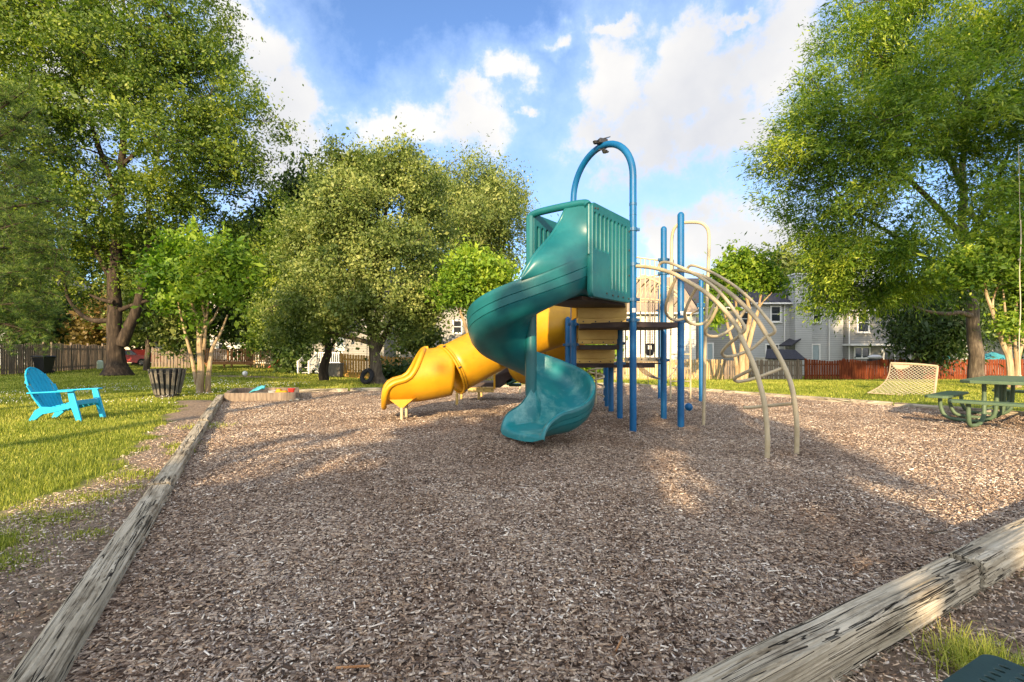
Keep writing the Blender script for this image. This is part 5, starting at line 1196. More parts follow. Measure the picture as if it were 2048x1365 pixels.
# hammock goal: net in a bent frame
def hammock():
    Y = 14.6; root = thing('rope_hammock', 'cream rope net hammock standing on edge on the lawn before the red fence', 'hammock', PX(1800, 797, Y))
    TL, TR_, BR_, BL_ = PX(1781, 727, Y+.5), PX(1875, 733, Y), PX(1868, 795, Y-.2), PX(1735, 786, Y-.6)
    def Sf(u, v):                          # u across, v down
        a = TL.lerp(TR_, u); b = BL_.lerp(BR_, u); p = a.lerp(b, v)
        k = math.sin(math.pi*v)*.5*(1-u)**1.2; return p+Vector((.62*k, .35*k, -.24*k))
    mb = MB(); n = 12
    def cord(f0, f1, r=.0055):
        pts = []
        for i in range(13):
            t = i/12; u = f0[0]+(f1[0]-f0[0])*t; v = f0[1]+(f1[1]-f0[1])*t; pts.append(Sf(u, v))
        mb.tube(pts, r, 4, caps=False)
    for k in range(-n+1, n):
        d = k/n*1.0
        a0, a1 = (max(0, d), max(0, -d)), (min(1, 1+d), min(1, 1-d)); cord(a0, a1)
        cord((max(0, d), 1-max(0, -d)), (min(1, 1+d), 1-min(1, 1-d)))
    mb.build('net', M['net'], root, norm=False)
    fr = MB(); fr.tube([Sf(i/10, 0)+Vector((0,0,.02*math.sin(math.pi*i/10))) for i in range(11)], .035, 8); fr.tube([Sf(1, i/10) for i in range(11)], .035, 8)
    fr.tube([Sf(0, i/10) for i in range(11)], .012, 6); fr.tube([Sf(i/10, 1) for i in range(11)], .012, 6); fr.build('border', M['canvas'], root, norm=False)
    pl = MB(); rows = []
    for i in range(9): rows.append([Sf(.03+.38*i/8, .02+.13*k/4*math.sin(math.pi*(.08+.84*i/8)))+Vector((0, -.02, 0)) for k in range(5)])
    pl.grid(rows); o = pl.build('pillow', M['canvas'], root); o.modifiers.new('thickness', 'SOLIDIFY').thickness = .04
hammock()

# picnic table
def picnic():
    c = Vector((9.28, 8.78, 0)); e1 = Vector((.8, .6, 0)); e2 = Vector((-.6, .8, 0)); root = thing('picnic_table', 'green coated metal picnic table with bench seats round it on the sunlit chips', 'picnic table', c)
    W = lambda a, b, z=0.0: c+e1*a+e2*b+Vector((0, 0, z))
    def octo(a, b, hx, hy, k, z0, z1, nm):
        P = [(-hx+k, -hy), (hx-k, -hy), (hx, -hy+k), (hx, hy-k), (hx-k, hy), (-hx+k, hy), (-hx, hy-k), (-hx, -hy+k)]
        mb = MB(); mb.sm = False; mb.prism([tuple(W(a+x, b+y).to_2d()) for x, y in P], z0, z1); return mb.build(nm, M['green_metal'], root, bevel=.008)
    octo(0, 0, 1.36, .64, .16, .735, .79, 'tabletop')
    octo(-.30, .98, .86, .17, .06, .43, .475, 'bench_seat'); octo(.0, -1.0, .9, .17, .06, .43, .475, 'bench_seat')
    octo(-1.82, .0, .17, .66, .06, .43, .475, 'bench_seat'); octo(1.82, .0, .17, .66, .06, .43, .475, 'bench_seat')
    def leg(pts, r=.032):
        mb = MB(); mb.tube(crv([W(*p) for p in pts], 6), r, 12); mb.build('leg', M['green_metal'], root)
    for a in (-.85, -.15, .75):
        leg([(a, .98, .44), (a, .96, .22), (a+.02, .88, .07), (a+.05, .66, .035), (a+.08, .40, .05), (a+.09, .27, .16), (a+.09, .24, .40), (a+.09, .23, .74)])
    for a in (-.7, .7):
        leg([(a, -1.0, .44), (a, -.98, .22), (a, -.90, .07), (a, -.66, .035), (a, -.40, .05), (a, -.27, .16), (a, -.24, .40), (a, -.23, .74)])
    for b in (-.40, .42):
        leg([(-1.82, b, .44), (-1.80, b, .22), (-1.72, b, .07), (-1.50, b*.95, .035), (-1.18, b*.9, .05), (-1.04, b*.85, .16), (-1.0, b*.85, .40), (-1.0, b*.85, .74)])
        leg([(1.82, b, .44), (1.80, b, .22), (1.72, b, .07), (1.50, b, .035), (1.18, b, .05), (1.04, b, .16), (1.0, b, .74)])
    b_ = MB()
    for b in (-.3, .3): b_.tube([W(-1.0, b, .30), W(.9, b, .30)], .018, 8)
    b_.build('brace', M['green_metal'], root)
picnic()

# perforated bench corner at the bottom right
def benchseat():
    z = .46; A = GP(1973, 1308, z); L0 = GP(1890, 1365, z); R0 = GP(2048, 1352, z)
    e1 = (L0-A).normalized(); e2 = (R0-A).normalized()
    e2 = (e2-e1*e2.dot(e1)).normalized(); root = thing('perforated_bench', 'dark green perforated metal bench, only its corner showing at the bottom right', 'bench', (A.x, A.y, 0))
    W_, D_ = 1.25, .30                       # along e2, along e1
    cu = bpy.data.curves.new('seat', 'CURVE'); cu.dimensions = '2D'; cu.fill_mode = 'BOTH'; cu.extrude = .004; cu.bevel_depth = .002
    def spl(pts):
        s = cu.splines.new('POLY'); s.points.add(len(pts)-1)
        for p, q in zip(s.points, pts): p.co = (q[0], q[1], 0, 1)
        s.use_cyclic_u = True
    r = .035; outer = []
    for (cx_, cy_, a0) in ((r, r, 180), (W_-r, r, 270), (W_-r, D_-r, 0), (r, D_-r, 90)):
        for k in range(7): a = math.radians(a0+15*k); outer.append((cx_+r*math.cos(a), cy_+r*math.sin(a)))
    spl(outer)
    for i in range(30):
        for j in range(8):
            x = .05+i*.040; y = .045+j*.030
            if x < W_-.04 and y < D_-.035: spl([(x+.0135*math.cos(a), y+.0078*math.sin(a)) for a in [-2*math.pi*k/10 for k in range(10)]])
    ob = bpy.data.objects.new('tmp', cu); SC.collection.objects.link(ob); dg = bpy.context.evaluated_depsgraph_get()
    me = bpy.data.meshes.new_from_object(ob.evaluated_get(dg)); bpy.data.objects.remove(ob)
    Mx = Matrix((e2, e1, Vector((0,0,1)))).transposed(); O = Vector((A.x, A.y, z))
    for v in me.vertices: v.co = Mx @ v.co+O-TR[root.name]
    me.materials.clear(); me.materials.append(M['green_dark']); o = bpy.data.objects.new('seat', me); link(o, root); TR[o.name] = TR[root.name]
    rim = MB(); cs = [O+e1*D_*a+e2*W_*b_ for a, b_ in ((.03, .01), (.03, .99), (.97, .99), (.97, .01))]
    for i in range(4): rim.beam(cs[i]-Vector((0,0,.02)), cs[(i+1) % 4]-Vector((0,0,.02)), .008, .035)
    rim.build('skirt', M['green_dark'], root)
    for (a, b_) in ((.5, .12), (.5, .88)):
        l = MB(); q = O+e1*D_*a+e2*W_*b_; l.cyl((q.x, q.y, 0), (q.x, q.y, z-.01), .028, 12); l.build('leg', M['green_dark'], root)
benchseat()

def stick(label, pts, r, col):
    P = [GP(x, y, .028) for x, y in pts]; P = [p+Vector((0, 0, random.uniform(-.006, .012))) for p in P]; mb = MB(); mb.tube(crv(P, 5), r, 7); o = mb.build('fallen_stick', col, at=P[0]); tag(o, label, 'stick', 'sticks lying on the wood chips')
stick('orange-brown stick lying at the bottom edge below the middle of the left half', [(672, 1338), (700, 1336), (740, 1337)], .005, M['deck_wood'])
stick('thin curved grey stick near the bottom right of the wood chips', [(1603, 1066), (1612, 1060), (1626, 1053)], .0045, M['bark_grey'])
stick('grey stick lying beside the big right timber under the sun streak', [(1858, 1067), (1878, 1064), (1893, 1063)], .006, M['bark_grey'])
stick('short twig lying left of the bottom centre sun patch', [(1232, 1300), (1240, 1286), (1244, 1272)], .004, M['deck_wood'])
stick('dark twig at the bottom edge of the picture left of the orange-brown stick', [(515, 1352), (540, 1336), (556, 1316)], .005, M['bark_dark'])

# ------------------------------------------------------------------ the play structure
PS = thing('playground_structure', 'big climbing frame with teal spiral slide, yellow tube slide and blue posts', 'play structure', (1.5, 8.5, 0))
pA, pC, pD, pP = Vector((1.967, 7.86, 0)), Vector((2.87, 8.22, 0)), Vector((2.9, 9.24, 0)), Vector((2.06, 9.24, 0))
pE, pF, pG, pH = Vector((2.11, 10.3, 0)), Vector((2.41, 12.45, 0)), Vector((4.04, 13.2, 0)), Vector((4.87, 12.45, 0))
pB, pB2 = Vector((1.157, 9.1, 0)), Vector((1.15, 9.95, 0))
PR = .056
def clamp(parent, p, z, face=(0, -1)):
    mb = MB(); mb.cyl((p.x, p.y, z-.028), (p.x, p.y, z+.028), PR+.014, 20)
    fx, fy = face
    for s in (-1, 1):
        e = Vector((p.x+s*(PR+.03), p.y, z)); mb.box(e, (.045, .035, .05), ch=.004); mb.cyl(e+Vector((0, -.03, 0)), e+Vector((0, .03, 0)), .012, 8)
    return mb.build('clamp', M['blue_clamp'], parent)
def post(p, top, clamps=(), cap=True):
    mb = MB(); mb.tube([(p.x, p.y, -.08), (p.x, p.y, top-.05)] + ([(p.x, p.y, top-.03), (p.x, p.y, top-.008), (p.x, p.y, top)] if cap else [(p.x, p.y, top)]), [PR, PR]+([PR*.86, PR*.5, PR*.1] if cap else [PR]), 20)
    o = mb.build('post', M['blue'], PS)
    for z in clamps: clamp(o, p, z)
    return o
# arch over the hood, legs on A and B
arch = [Vector((pA.x, pA.y, z)) for z in (-.08, 1.0, 2.2, 3.4, 4.1)]
c_ = (pA+pB)/2; hv = (pA-pB)/2
for k in range(0, 25):
    a = math.pi*k/24; arch.append(Vector((c_.x+hv.x*math.cos(a), c_.y+hv.y*math.cos(a), 4.14+.74*math.sin(a))))
arch += [Vector((pB.x, pB.y, z)) for z in (4.1, 3.0, 1.5, -.08)]
mb = MB(); mb.tube(arch, PR, 20); ao = mb.build('arch_post', M['blue'], PS)
for z in (3.27, 2.70, 2.13, 1.80): clamp(ao, pA, z)
for z in (2.15, 1.80, 1.42): clamp(ao, pB, z)
mb = MB(); mb.cyl((pA.x, pA.y, 3.66), (pA.x, pA.y, 3.70), PR+.004, 20); mb.cyl((pA.x, pA.y, 3.5), (pA.x, pA.y, 3.503), PR+.003, 20); mb.build('joint_ring', M['blue_clamp'], ao)
post(pC, 3.66, (1.80, 2.66)); post(pD, 3.68, (3.04, 2.78, 1.80, 1.12)); post(pP, 3.72, (1.80, 1.44, 1.06, 3.3)); post(pE, 1.04); post(pF, 1.04)
post(pG, 3.1, (2.4,)); post(pH, 3.15, (2.5, 2.45)); post(pB2, 2.0, (1.42,)); post(Vector((2.22, 11.3, 0)), 1.04)
for p, z in ((pA, ZZ(621, 7.8)), (pC, ZZ(627, 8.16))):
    mb = MB(); mb.sm = False; x0 = p.x-.012; mb.grid([[Vector((p.x+(PR+.002)*math.cos(a), p.y+(PR+.002)*math.sin(a), z+dz)) for a in [math.radians(-118+k*12) for k in range(6)]] for dz in (-.035, .035)])
    o = mb.build('sticker', M['trim'], PS); o['label'] = 'small white safety sticker on a blue post'

def deckslab(poly, z, t=.09, nm='deck'):
    mb = MB(); mb.sm = False; mb.prism(poly, z-t, z); o = mb.build(nm, M['brown'], PS, bevel=.006); return o
deckslab([(1.17, 8.40), (1.98, 7.95), (2.80, 8.16), (2.84, 9.22), (2.06, 9.30), (1.26, 9.16)], 1.78)
deckslab([(1.26, 9.14), (2.02, 9.14), (2.06, 10.0), (1.28, 10.0)], 1.41)
deckslab([(1.3, 9.97), (2.95, 9.97), (2.95, 10.9), (1.3, 10.9)], 1.04)
deckslab([(1.02, 6.98), (1.84, 7.92), (1.17, 8.5), (.34, 7.52)], 2.09, .05)
deckslab([(1.84, 7.92), (1.96, 8.35), (1.2, 8.42), (1.17, 8.3)], 2.10, .06)
for (px0, px1, y0, y1, Y) in ((1156, 1253.5, 604, 648, 8.33), (1156, 1235, 651, 689, 9.12), (1151, 1229.5, 692, 727, 9.95)):
    x0, x1 = XY(px0, Y), XY(px1, Y); zt, zb = ZZ(y0, Y), ZZ(y1, Y); lip = (zt-zb)*.26
    mb = MB(); mb.box(((x0+x1)/2, Y, (zt+zb+lip)/2), (x1-x0, .035, zt-zb-lip), ch=.006); mb.box(((x0+x1)/2-.01, Y-.018, zb+lip/2), (x1-x0-.01, .045, lip), ch=.012)
    o = mb.build('riser_panel', M['panel'], PS)
    for k in range(4):
        b_ = MB(); x = x0+(x1-x0)*(.10+.25*k+(.03 if k > 1 else 0)); b_.cyl((x, Y-.040, zb+.035), (x, Y-.054, zb+.035), .013, 10); b_.build('bolt', M['bolt'], o)
    s_ = MB(); s_.box((x0-.012, Y+.35, (zt+zb+lip)/2), (.03, .7, (zt-zb-lip)*.96), ch=.005); s_.build('side_panel', M['yellow'], PS)

# ---- teal hood: slotted side panels, beam and curved front
d1 = Vector((.61, .79, 0)).normalized(); r0v = Vector((.79, -.61, 0)).normalized(); pole = Vector((.29, 7.40, 0))
def panel(Q0, L, z0, z1, slots, nm, thick=.035):
    cu = bpy.data.curves.new(nm, 'CURVE'); cu.dimensions = '2D'; cu.fill_mode = 'BOTH'; cu.extrude = thick; cu.bevel_depth = .010; cu.bevel_resolution = 2
    def spl(pts):
        s = cu.splines.new('POLY'); s.points.add(len(pts)-1)
        for p, q in zip(s.points, pts): p.co = (q[0], q[1], 0, 1)
        s.use_cyclic_u = True
    r = .06; out = []
    for (cx_, cz_, a0) in ((r, z0+r, 180), (L-r, z0+r, 270), (L-r, z1-r, 0), (r, z1-r, 90)):
        for k in range(5): a = math.radians(a0+22.5*k); out.append((cx_+r*math.cos(a), cz_+r*math.sin(a)))
    spl(out)
    for (x, a, b, w) in slots:
        h = w/2; pts = [(x+h*math.cos(t), b-h+h*math.sin(t)) for t in [math.pi*k/6 for k in range(7)]]+[(x+h*math.cos(t), a+h+h*math.sin(t)) for t in [math.pi+math.pi*k/6 for k in range(7)]]
        spl(pts)
    ob = bpy.data.objects.new('tmp', cu); SC.collection.objects.link(ob); dg = bpy.context.evaluated_depsgraph_get()
    me = bpy.data.meshes.new_from_object(ob.evaluated_get(dg)); bpy.data.objects.remove(ob)
    Mx = Matrix((d1, Vector((0,0,1)), d1.cross(Vector((0,0,1))))).transposed()
    for v in me.vertices: v.co = Mx @ v.co+Q0-TR[PS.name]
    me.materials.clear(); me.materials.append(M['teal']); o = bpy.data.objects.new(nm, me); link(o, PS); TR[o.name] = TR[PS.name]
    me.polygons.foreach_set('use_smooth', [True]*len(me.polygons)); 
    try: me.set_sharp_from_angle(angle=math.radians(35))
    except Exception: pass
    return o
FR = Vector((1.08, 6.80, 0)); FL = pole.copy()
sl = [(.075+.126*i, 2.72 if i < 4 else 2.19, 3.27, .082) for i in range(9)]
pr = panel(FR+r0v*.02, 1.25, 2.07, 3.38, sl, 'slotted_side_panel')
panel(FL+r0v*.02, 1.2, 2.07, 3.38, [(.10+.126*i, 2.3, 3.22, .08) for i in range(8)], 'slotted_side_panel')
for (x, z) in ((.42, 2.14), (.62, 2.13), (.80, 2.13), (.98, 2.13), (1.18, 2.13), (.06, 3.31), (.14, 3.32), (1.2, 3.2), (1.2, 2.9), (1.2, 2.5)):
    b_ = MB(); q = FR+r0v*.065+d1*x+Vector((0,0,z)); b_.cyl(q, q+r0v*.012, .014, 10); b_.build('bolt', M['bolt'], pr)
# bracket joining the hood to the front post
mb = MB(); mb.sm = False; mb.box((pA.x-.10, pA.y-.03, 3.27), (.14, .05, .05), ch=.004); mb.box((pA.x-.15, pA.y-.05, 3.25), (.03, .06, .20), ch=.004); mb.box((pA.x-.10, pA.y-.03, 2.13), (.14, .05, .05), ch=.004); mb.build('hood_bracket', M['blue_clamp'], PS)

def pol(th, r, z=0.0): a = math.radians(th); return Vector((pole.x+r*math.cos(a), pole.y+r*math.sin(a), z))
def fz(th):                                # floor height along the spiral
    z = 2.15-.00525*(-37-th)
    if th < -385: t = (-385-th)/40; z = 2.15-.00525*348-.00525*40*(t-.35*t*t)
    return z
def hw(th):                                # outer wall height above the floor
    t = -37-th
    return .54-.10*sm(t/60)-.05*sm((t-120)/120)-.10*sm((t-300)/78)
# chute stations: pivot, radial direction, floor z, outer wall height, inner wall height, width scale
st = []
for s in (.42, .30, .15): st.append((pole+d1*s, r0v, 2.15, .54, .12, 1.0))
th = -37.0
while th >= -415.01:
    a = math.radians(th); st.append((pole, Vector((math.cos(a), math.sin(a), 0)), fz(th), hw(th), .10 if th > -322 else .10+.50*sm((-322-th)/88), 1.0)); th -= 5.4
a = math.radians(-415); rv = Vector((math.cos(a), math.sin(a), 0)); ev = Vector((math.sin(a), -math.cos(a), 0)); zf0 = fz(-415)
for s, o_, i_, dz in ((.06, .28, .50, .0), (.13, .275, .40, -.003), (.20, .265, .32, -.005), (.28, .25, .27, -.01), (.36, .22, .235, -.012), (.44, .18, .20, -.014), (.50, .13, .15, -.016), (.54, .085, .09, -.022), (.565, .04, .045, -.034), (.575, .0, .0, -.055)):
    st.append((pole+ev*s-rv*.02*s/.4, rv, zf0+dz, o_, i_, 1.0+.09*s/.57))
rows = []
for (pv, rd, z, H, hi, k) in st:
    g = lambda f: H*f
    sec = [(.075, hi), (.10, hi*.55), (.16, .025), (.28, 0), (.46, -.012), (.62, 0), (.74, .03*min(1, H*4)), (.83, g(.20)), (.885, g(.42)), (.905, g(.70)), (.915, g(.93)), (.93, H), (.955, H+.012), (.985, H+.004), (1.0, g(.95)-.01), (.995, g(.88)-.02),
           (.985, g(.66)), (.984, g(.64)), (.972, g(.625)), (.983, g(.61)), (.982, g(.59)), (.972, g(.40)), (.971, g(.38)), (.958, g(.365)), (.968, g(.35)), (.962, g(.32)),
           (.93, g(.12)-.01), (.86, -.035), (.76, -.065), (.6, -.085), (.4, -.09), (.2, -.085), (.08, -.06), (.045, 0), (.045, hi*.8), (.055, hi+.012)]
    rows.append([pv+rd*(r*.985*k)+Vector((0,0,z+h)) for (r, h) in sec])
NS = len(rows[0]); mb = MB(); mb.grid(rows, closed_u=True)
mb.f.append(tuple(range(NS))); mb.f.append(tuple(reversed(range((len(rows)-1)*NS, len(rows)*NS))))
ch = mb.build('spiral_slide', M['teal_in'], PS); ch['label'] = 'teal spiral slide chute winding down round its pole'
ch.data.materials.append(M['teal'])
nf = len(rows)-1
for p in ch.data.polygons:
    i = p.index
    col = i % NS; 
    if i < nf*NS and col >= 13: p.material_index = 1
mb = MB(); mb.cyl((pole.x, pole.y, .62), (pole.x, pole.y, 2.5), .088, 22); mb.cyl((pole.x, pole.y, 1.06), (pole.x, pole.y, 1.10), .092, 22); mb.cyl((pole.x+.03, pole.y+.04, -.05), (pole.x+.03, pole.y+.04, .6), .05, 16); mb.build('slide_pole', M['teal'], ch)
# curved front shield
tops = {-36: 3.40, -55: 3.395, -60: 3.35, -64: 3.24, -70: 3.09, -77: 2.91, -84: 2.73, -90: 2.56, -96: 2.38, -100: 2.26}
ks = sorted(tops, reverse=True)
def topz(t):
    for a_, b_ in zip(ks, ks[1:]):
        if b_ <= t <= a_: u = (a_-t)/(a_-b_); return tops[a_]*(1-u)+tops[b_]*u
    return tops[ks[-1]]
outr, innr = [], []
N = 34; mb = MB(); ro = []; ri = []
for i in range(N+1):
    t = -36.5-(63.0)*i/N; zb = fz(t)+hw(t)-.03; zt = max(topz(t), zb+.04); rr = [];
    for k in range(9):
        q = k/8; z = zb+(zt-zb)*q; bulge = .03*math.sin(math.pi*q)*min(1, i/6)
        gro = -.012 if (abs(q-.30) < .01 and 3 < i < 27) else 0
        rr.append((.995+bulge+gro, z))
    A_ = []; B_ = []
    for (r, z) in rr:
        w = sm((z-2.45)/.85); pf = FR.lerp(FL, min(1, i/N))+r0v*0; pf = Vector((pf.x, pf.y, z)); n_ = Vector((-d1.x, -d1.y, 0))
        A_.append(pol(t, r, z).lerp(pf+n_*.03, w)); B_.append(pol(t, r-.045, z).lerp(pf-n_*.015, w))
    ro.append(A_); ri.append(B_)
mb.grid(ro); base_ = len(mb.v); mb.grid(ri)
nk = 9
for i in range(N): a_, b_ = i*nk+8, (i+1)*nk+8; mb.f.append((a_, b_, base_+b_, base_+a_)); a_, b_ = i*nk, (i+1)*nk; mb.f.append((a_, base_+a_, base_+b_, b_))
mb.f.append(tuple([k for k in range(nk)]+[base_+k for k in reversed(range(nk))])); mb.f.append(tuple([N*nk+k for k in range(nk)]+[base_+N*nk+k for k in reversed(range(nk))]))
mb.build('hood_shield', M['teal'], PS)
# rounded rim along the shield's sloping edge, and the roof strip to the beam
mb = MB(); mb.tube([ro[i][8].lerp(ri[i][8], .5) for i in range(2, N+1)], .030, 10)
mb.build('shield_rim', M['teal'], PS)
fp = lambda q, z: FR.lerp(FL, q)+Vector((0, 0, z))
mb = MB(); mb.tube(crv([FR+Vector((-.01, -.01, 3.34)), fp(.06, 3.385), fp(.3, 3.40), fp(.7, 3.40), fp(.95, 3.38), fp(1.02, 3.30), fp(1.03, 3.1)], 5), .055, 12); mb.build('hood_beam', M['teal'], PS)
mb = MB(); q = FL+Vector((-.0, .0, 0)); mb.box((q.x+.0, q.y+.0, 2.83), (.15, .12, 1.10), math.atan2(d1.y, d1.x), ch=.03); mb.build('hood_post', M['teal'], PS)
mb = MB(); mb.tube([FR+Vector((0, 0, z)) for z in (2.66, 3.3, 3.36)], [.036, .036, .03], 12); mb.build('hood_corner', M['teal'], PS)

# ---- yellow tube slide
tube_c = crv([(1.36, 10.62, 1.93), (.82, 10.42, 1.84), (-.25, 10.0, 1.43), (-1.20, 9.51, .93)], 7)
rows = []; TRAD = .50; seg = 40
def frame(pts, i):
    t = (pts[min(i+1, len(pts)-1)]-pts[max(i-1, 0)]).normalized(); s = t.cross(Vector((0,0,1))).normalized(); u = s.cross(t).normalized(); return t, s, u
mb = MB()
for i, c in enumerate(tube_c):
    t, s, u = frame(tube_c, i); rows.append([c+(s*math.sin(a)-u*math.cos(a))*TRAD for a in [2*math.pi*k/seg for k in range(seg)]])
mb.grid(rows, closed_u=True); ts = mb.build('tube_slide', M['yellow'], PS, norm=False); ts['label'] = 'yellow tube slide with an open flared exit'
ts.modifiers.new('thickness', 'SOLIDIFY').thickness = -.02
stn = [(-1.20, .43, 1.41), (-1.38, .395, 1.40), (-1.55, .365, 1.385), (-1.66, .35, 1.36), (-1.72, .34, 1.31), (-1.77, .335, 1.22), (-1.82, .33, 1.11), (-1.87, .33, 1.0), (-1.92, .325, .91), (-1.98, .32, .83), (-2.07, .315, .77), (-2.16, .31, .745), (-2.25, .305, .72), (-2.33, .295, .67), (-2.385, .28, .60), (-2.415, .26, .50), (-2.43, .24, .37)]
rows = []; rimL = []; rimR = []
sh = Vector((.27, -.963, 0)); fine = []
for a_, b_ in zip(stn, stn[1:]):
    for k in range(3): fine.append(tuple(a_[j]+(b_[j]-a_[j])*k/3 for j in range(3)))
fine.append(stn[-1])
for (x, zb, zr) in fine:
    y = 9.51+(x+1.20)*(.38 if x > -1.5 else .24)-(.042 if x <= -1.5 else 0); zc = zb+TRAD*.98; cphi = max(-1, min(1, (zc-zr)/TRAD)); phi = math.acos(cphi) if zr < zc+TRAD*.985 and x < -1.62 else math.pi
    row = []
    for k in range(41):
        a = -phi+2*phi*k/40; row.append(Vector((x, y, zc))+sh*(math.sin(a)*TRAD)+Vector((0, 0, -math.cos(a)*TRAD)))
    rows.append(row)
    if x <= -1.60: rimL.append(row[0]); rimR.append(row[40])
mb = MB(); mb.grid(rows); ex = mb.build('slide_exit', M['yellow'], ts, norm=False); ex.modifiers.new('thickness', 'SOLIDIFY').thickness = .02
end = rows[-1]; loop = rimR+[end[k] for k in range(36, 4, -4)]+rimL[::-1]
top_l = [rimL[0].lerp(rimR[0], .5)]
mb = MB(); mb.tube(crv(loop, 1)+[], .050, 12, closed=True); mb.build('rolled_rim', M['yellow'], ts)
c = tube_c[-1]; t, s, u = frame(tube_c, len(tube_c)-1)
mb = MB()
for off in (0.0, .05): mb.tube([c-t*(off-.02)+(s*math.sin(a)-u*math.cos(a))*(TRAD+.012) for a in [2*math.pi*k/48 for k in range(48)]], .022, 8, closed=True)
fl_ = mb.build('flange', M['yellow'], ts)
for k in range(6):
    a = 2*math.pi*k/6+.4; q = c+(s*math.sin(a)-u*math.cos(a))*(TRAD+.045); b_ = MB(); b_.cyl(q-t*.03, q+t*.03, .014, 8); b_.build('bolt', M['bolt'], fl_)
tri = MB(); tri.sm = False
A_, B_, C_ = PX(779, 800, 8.75), PX(826, 799, 8.75), PX(806, 816, 8.75); C2_ = PX(800, 816, 8.75)
tri.slab([A_, B_, C_, C2_], .30); tri.build('support_bracket', M['yellow'], ts)
for (px, py, zt) in ((803.5, 839, .34), (813, 834, .36)):
    q = GP(px, py); l = MB(); l.cyl((q.x, q.y-.0, -.05), (q.x, q.y, zt), .032, 12); l.build('support_leg', M['beige'], ts)
# second yellow tube section behind
pts = crv([(1.62, 11.3, 1.42), (1.1, 11.5, 1.36), (.7, 11.8, 1.16), (.2, 12.3, .85)], 6)
rows = []; mb = MB()
for i, c in enumerate(pts):
    t, s, u = frame(pts, i); rows.append([c+(s*math.sin(a)-u*math.cos(a))*.42 for a in [2*math.pi*k/32 for k in range(32)]])
mb.grid(rows, closed_u=True); t2 = mb.build('crawl_tube', M['yellow'], PS, norm=False); t2.modifiers.new('thickness', 'SOLIDIFY').thickness = -.02
c = pts[8]; t, s, u = frame(pts, 8); mb = MB(); mb.tube([c+(s*math.sin(a)-u*math.cos(a))*.435 for a in [2*math.pi*k/40 for k in range(40)]], .025, 8, closed=True); f2 = mb.build('flange', M['yellow'], t2)
for k in range(6):
    a = 2*math.pi*k/6; q = c+(s*math.sin(a)-u*math.cos(a))*.475; b_ = MB(); b_.cyl(q-t*.03, q+t*.03, .016, 8); b_.build('bolt', M['bolt'], f2)

# ---- arched ladder
def online(px, py, P, Q):
    k = (px-CX)/FPX; d = Q-P; t = (k*P.y-P.x)/(d.x-k*d.y); Y = P.y+t*d.y; return Vector((P.x+t*d.x, Y, ZZ(py, Y)))
c4 = lambda x, y: (1240+x/4.55, 400+y/4.55); c5 = lambda x, y: (1240+x/4.55, 640+y/4.55)
L1 = (Vector((1.985, 7.84, 0)), Vector((3.08, 5.83, 0))); L2 = (Vector((2.70, 8.12, 0)), Vector((3.59, 6.08, 0)))
AL = bpy.data.objects.new('arch_ladder', None); link(AL, PS); TR[AL.name] = TR[PS.name]; AL.empty_display_size = .2
rail1 = [c4(155, 605), c4(250, 612), c4(350, 630), c4(480, 670), c4(600, 735), c4(760, 830), c4(880, 930), c4(1000, 1065), c4(1100, 1210), c5(1100, 150), c5(1200, 370), c5(1260, 540), c5(1310, 740), c5(1335, 950), c5(1342, 1120), c5(1338, 1280)]
rail2 = [c4(480, 643), c4(560, 645), c4(620, 655), c4(760, 700), c4(870, 760), c4(1000, 850), c4(1130, 965), c4(1250, 1095), c5(1335, 140), c5(1430, 300), c5(1500, 440), c5(1560, 600), c5(1595, 800), c5(1610, 1000), c5(1606, 1235)]
for R_, L_ in ((rail1, L1), (rail2, L2)):
    pts = [online(x, y, *L_) for x, y in R_]; pts[-1].z = -.05
    mb = MB(); mb.tube(crv(pts, 6), .030, 14); o = mb.build('side_rail', M['beige'], AL)
def bent(ptsxy, a, b, bulge, nm='rung', r=.021, depth=None):
    n = len(ptsxy); out = []
    for i, (x, y) in enumerate(ptsxy):
        t = i/(n-1); Y = a+(b-a)*t+bulge*math.sin(math.pi*t); out.append(PX(x, y, Y))
    mb = MB(); mb.tube(crv(out, 7), r, 12); return mb.build(nm, M['beige'], AL)
Yr = lambda xy, L_: online(xy[0], xy[1], *L_).y
for pts, bul in (([c4(520, 690), c4(450, 850), c4(415, 980), c4(436, 1060), c4(500, 1095), c4(585, 1083)], .18),
                 ([c4(700, 795), c4(650, 880), c4(597, 1000), c4(592, 1070), c4(640, 1125), c4(740, 1130), c4(805, 1075), c4(850, 970), c4(930, 810)], .25),
                 ([c4(895, 960), c4(835, 1085), c4(778, 1170), c4(778, 1215), c4(815, 1240), c4(895, 1238), c4(990, 1190), c4(1075, 1090), c4(1150, 990)], .28),
                 ([c5(1075, 155), c5(990, 220), c5(932, 288), c5(936, 320), c5(975, 335), c5(1065, 320), c5(1200, 262), c5(1340, 140)], .28),
                 ([c5(1205, 450), c5(1120, 490), c5(1050, 528), c5(1046, 552), c5(1100, 560), c5(1250, 525), c5(1475, 440)], .22),
                 ([c5(1125, 798), c5(1220, 795), c5(1320, 785), c5(1440, 775), c5(1568, 763)], .12)):
    a = Yr(pts[0], L1) if pts[0] != c5(1125, 798) else 6.6; b = Yr(pts[-1], L2); bent(pts, a, b, bul)
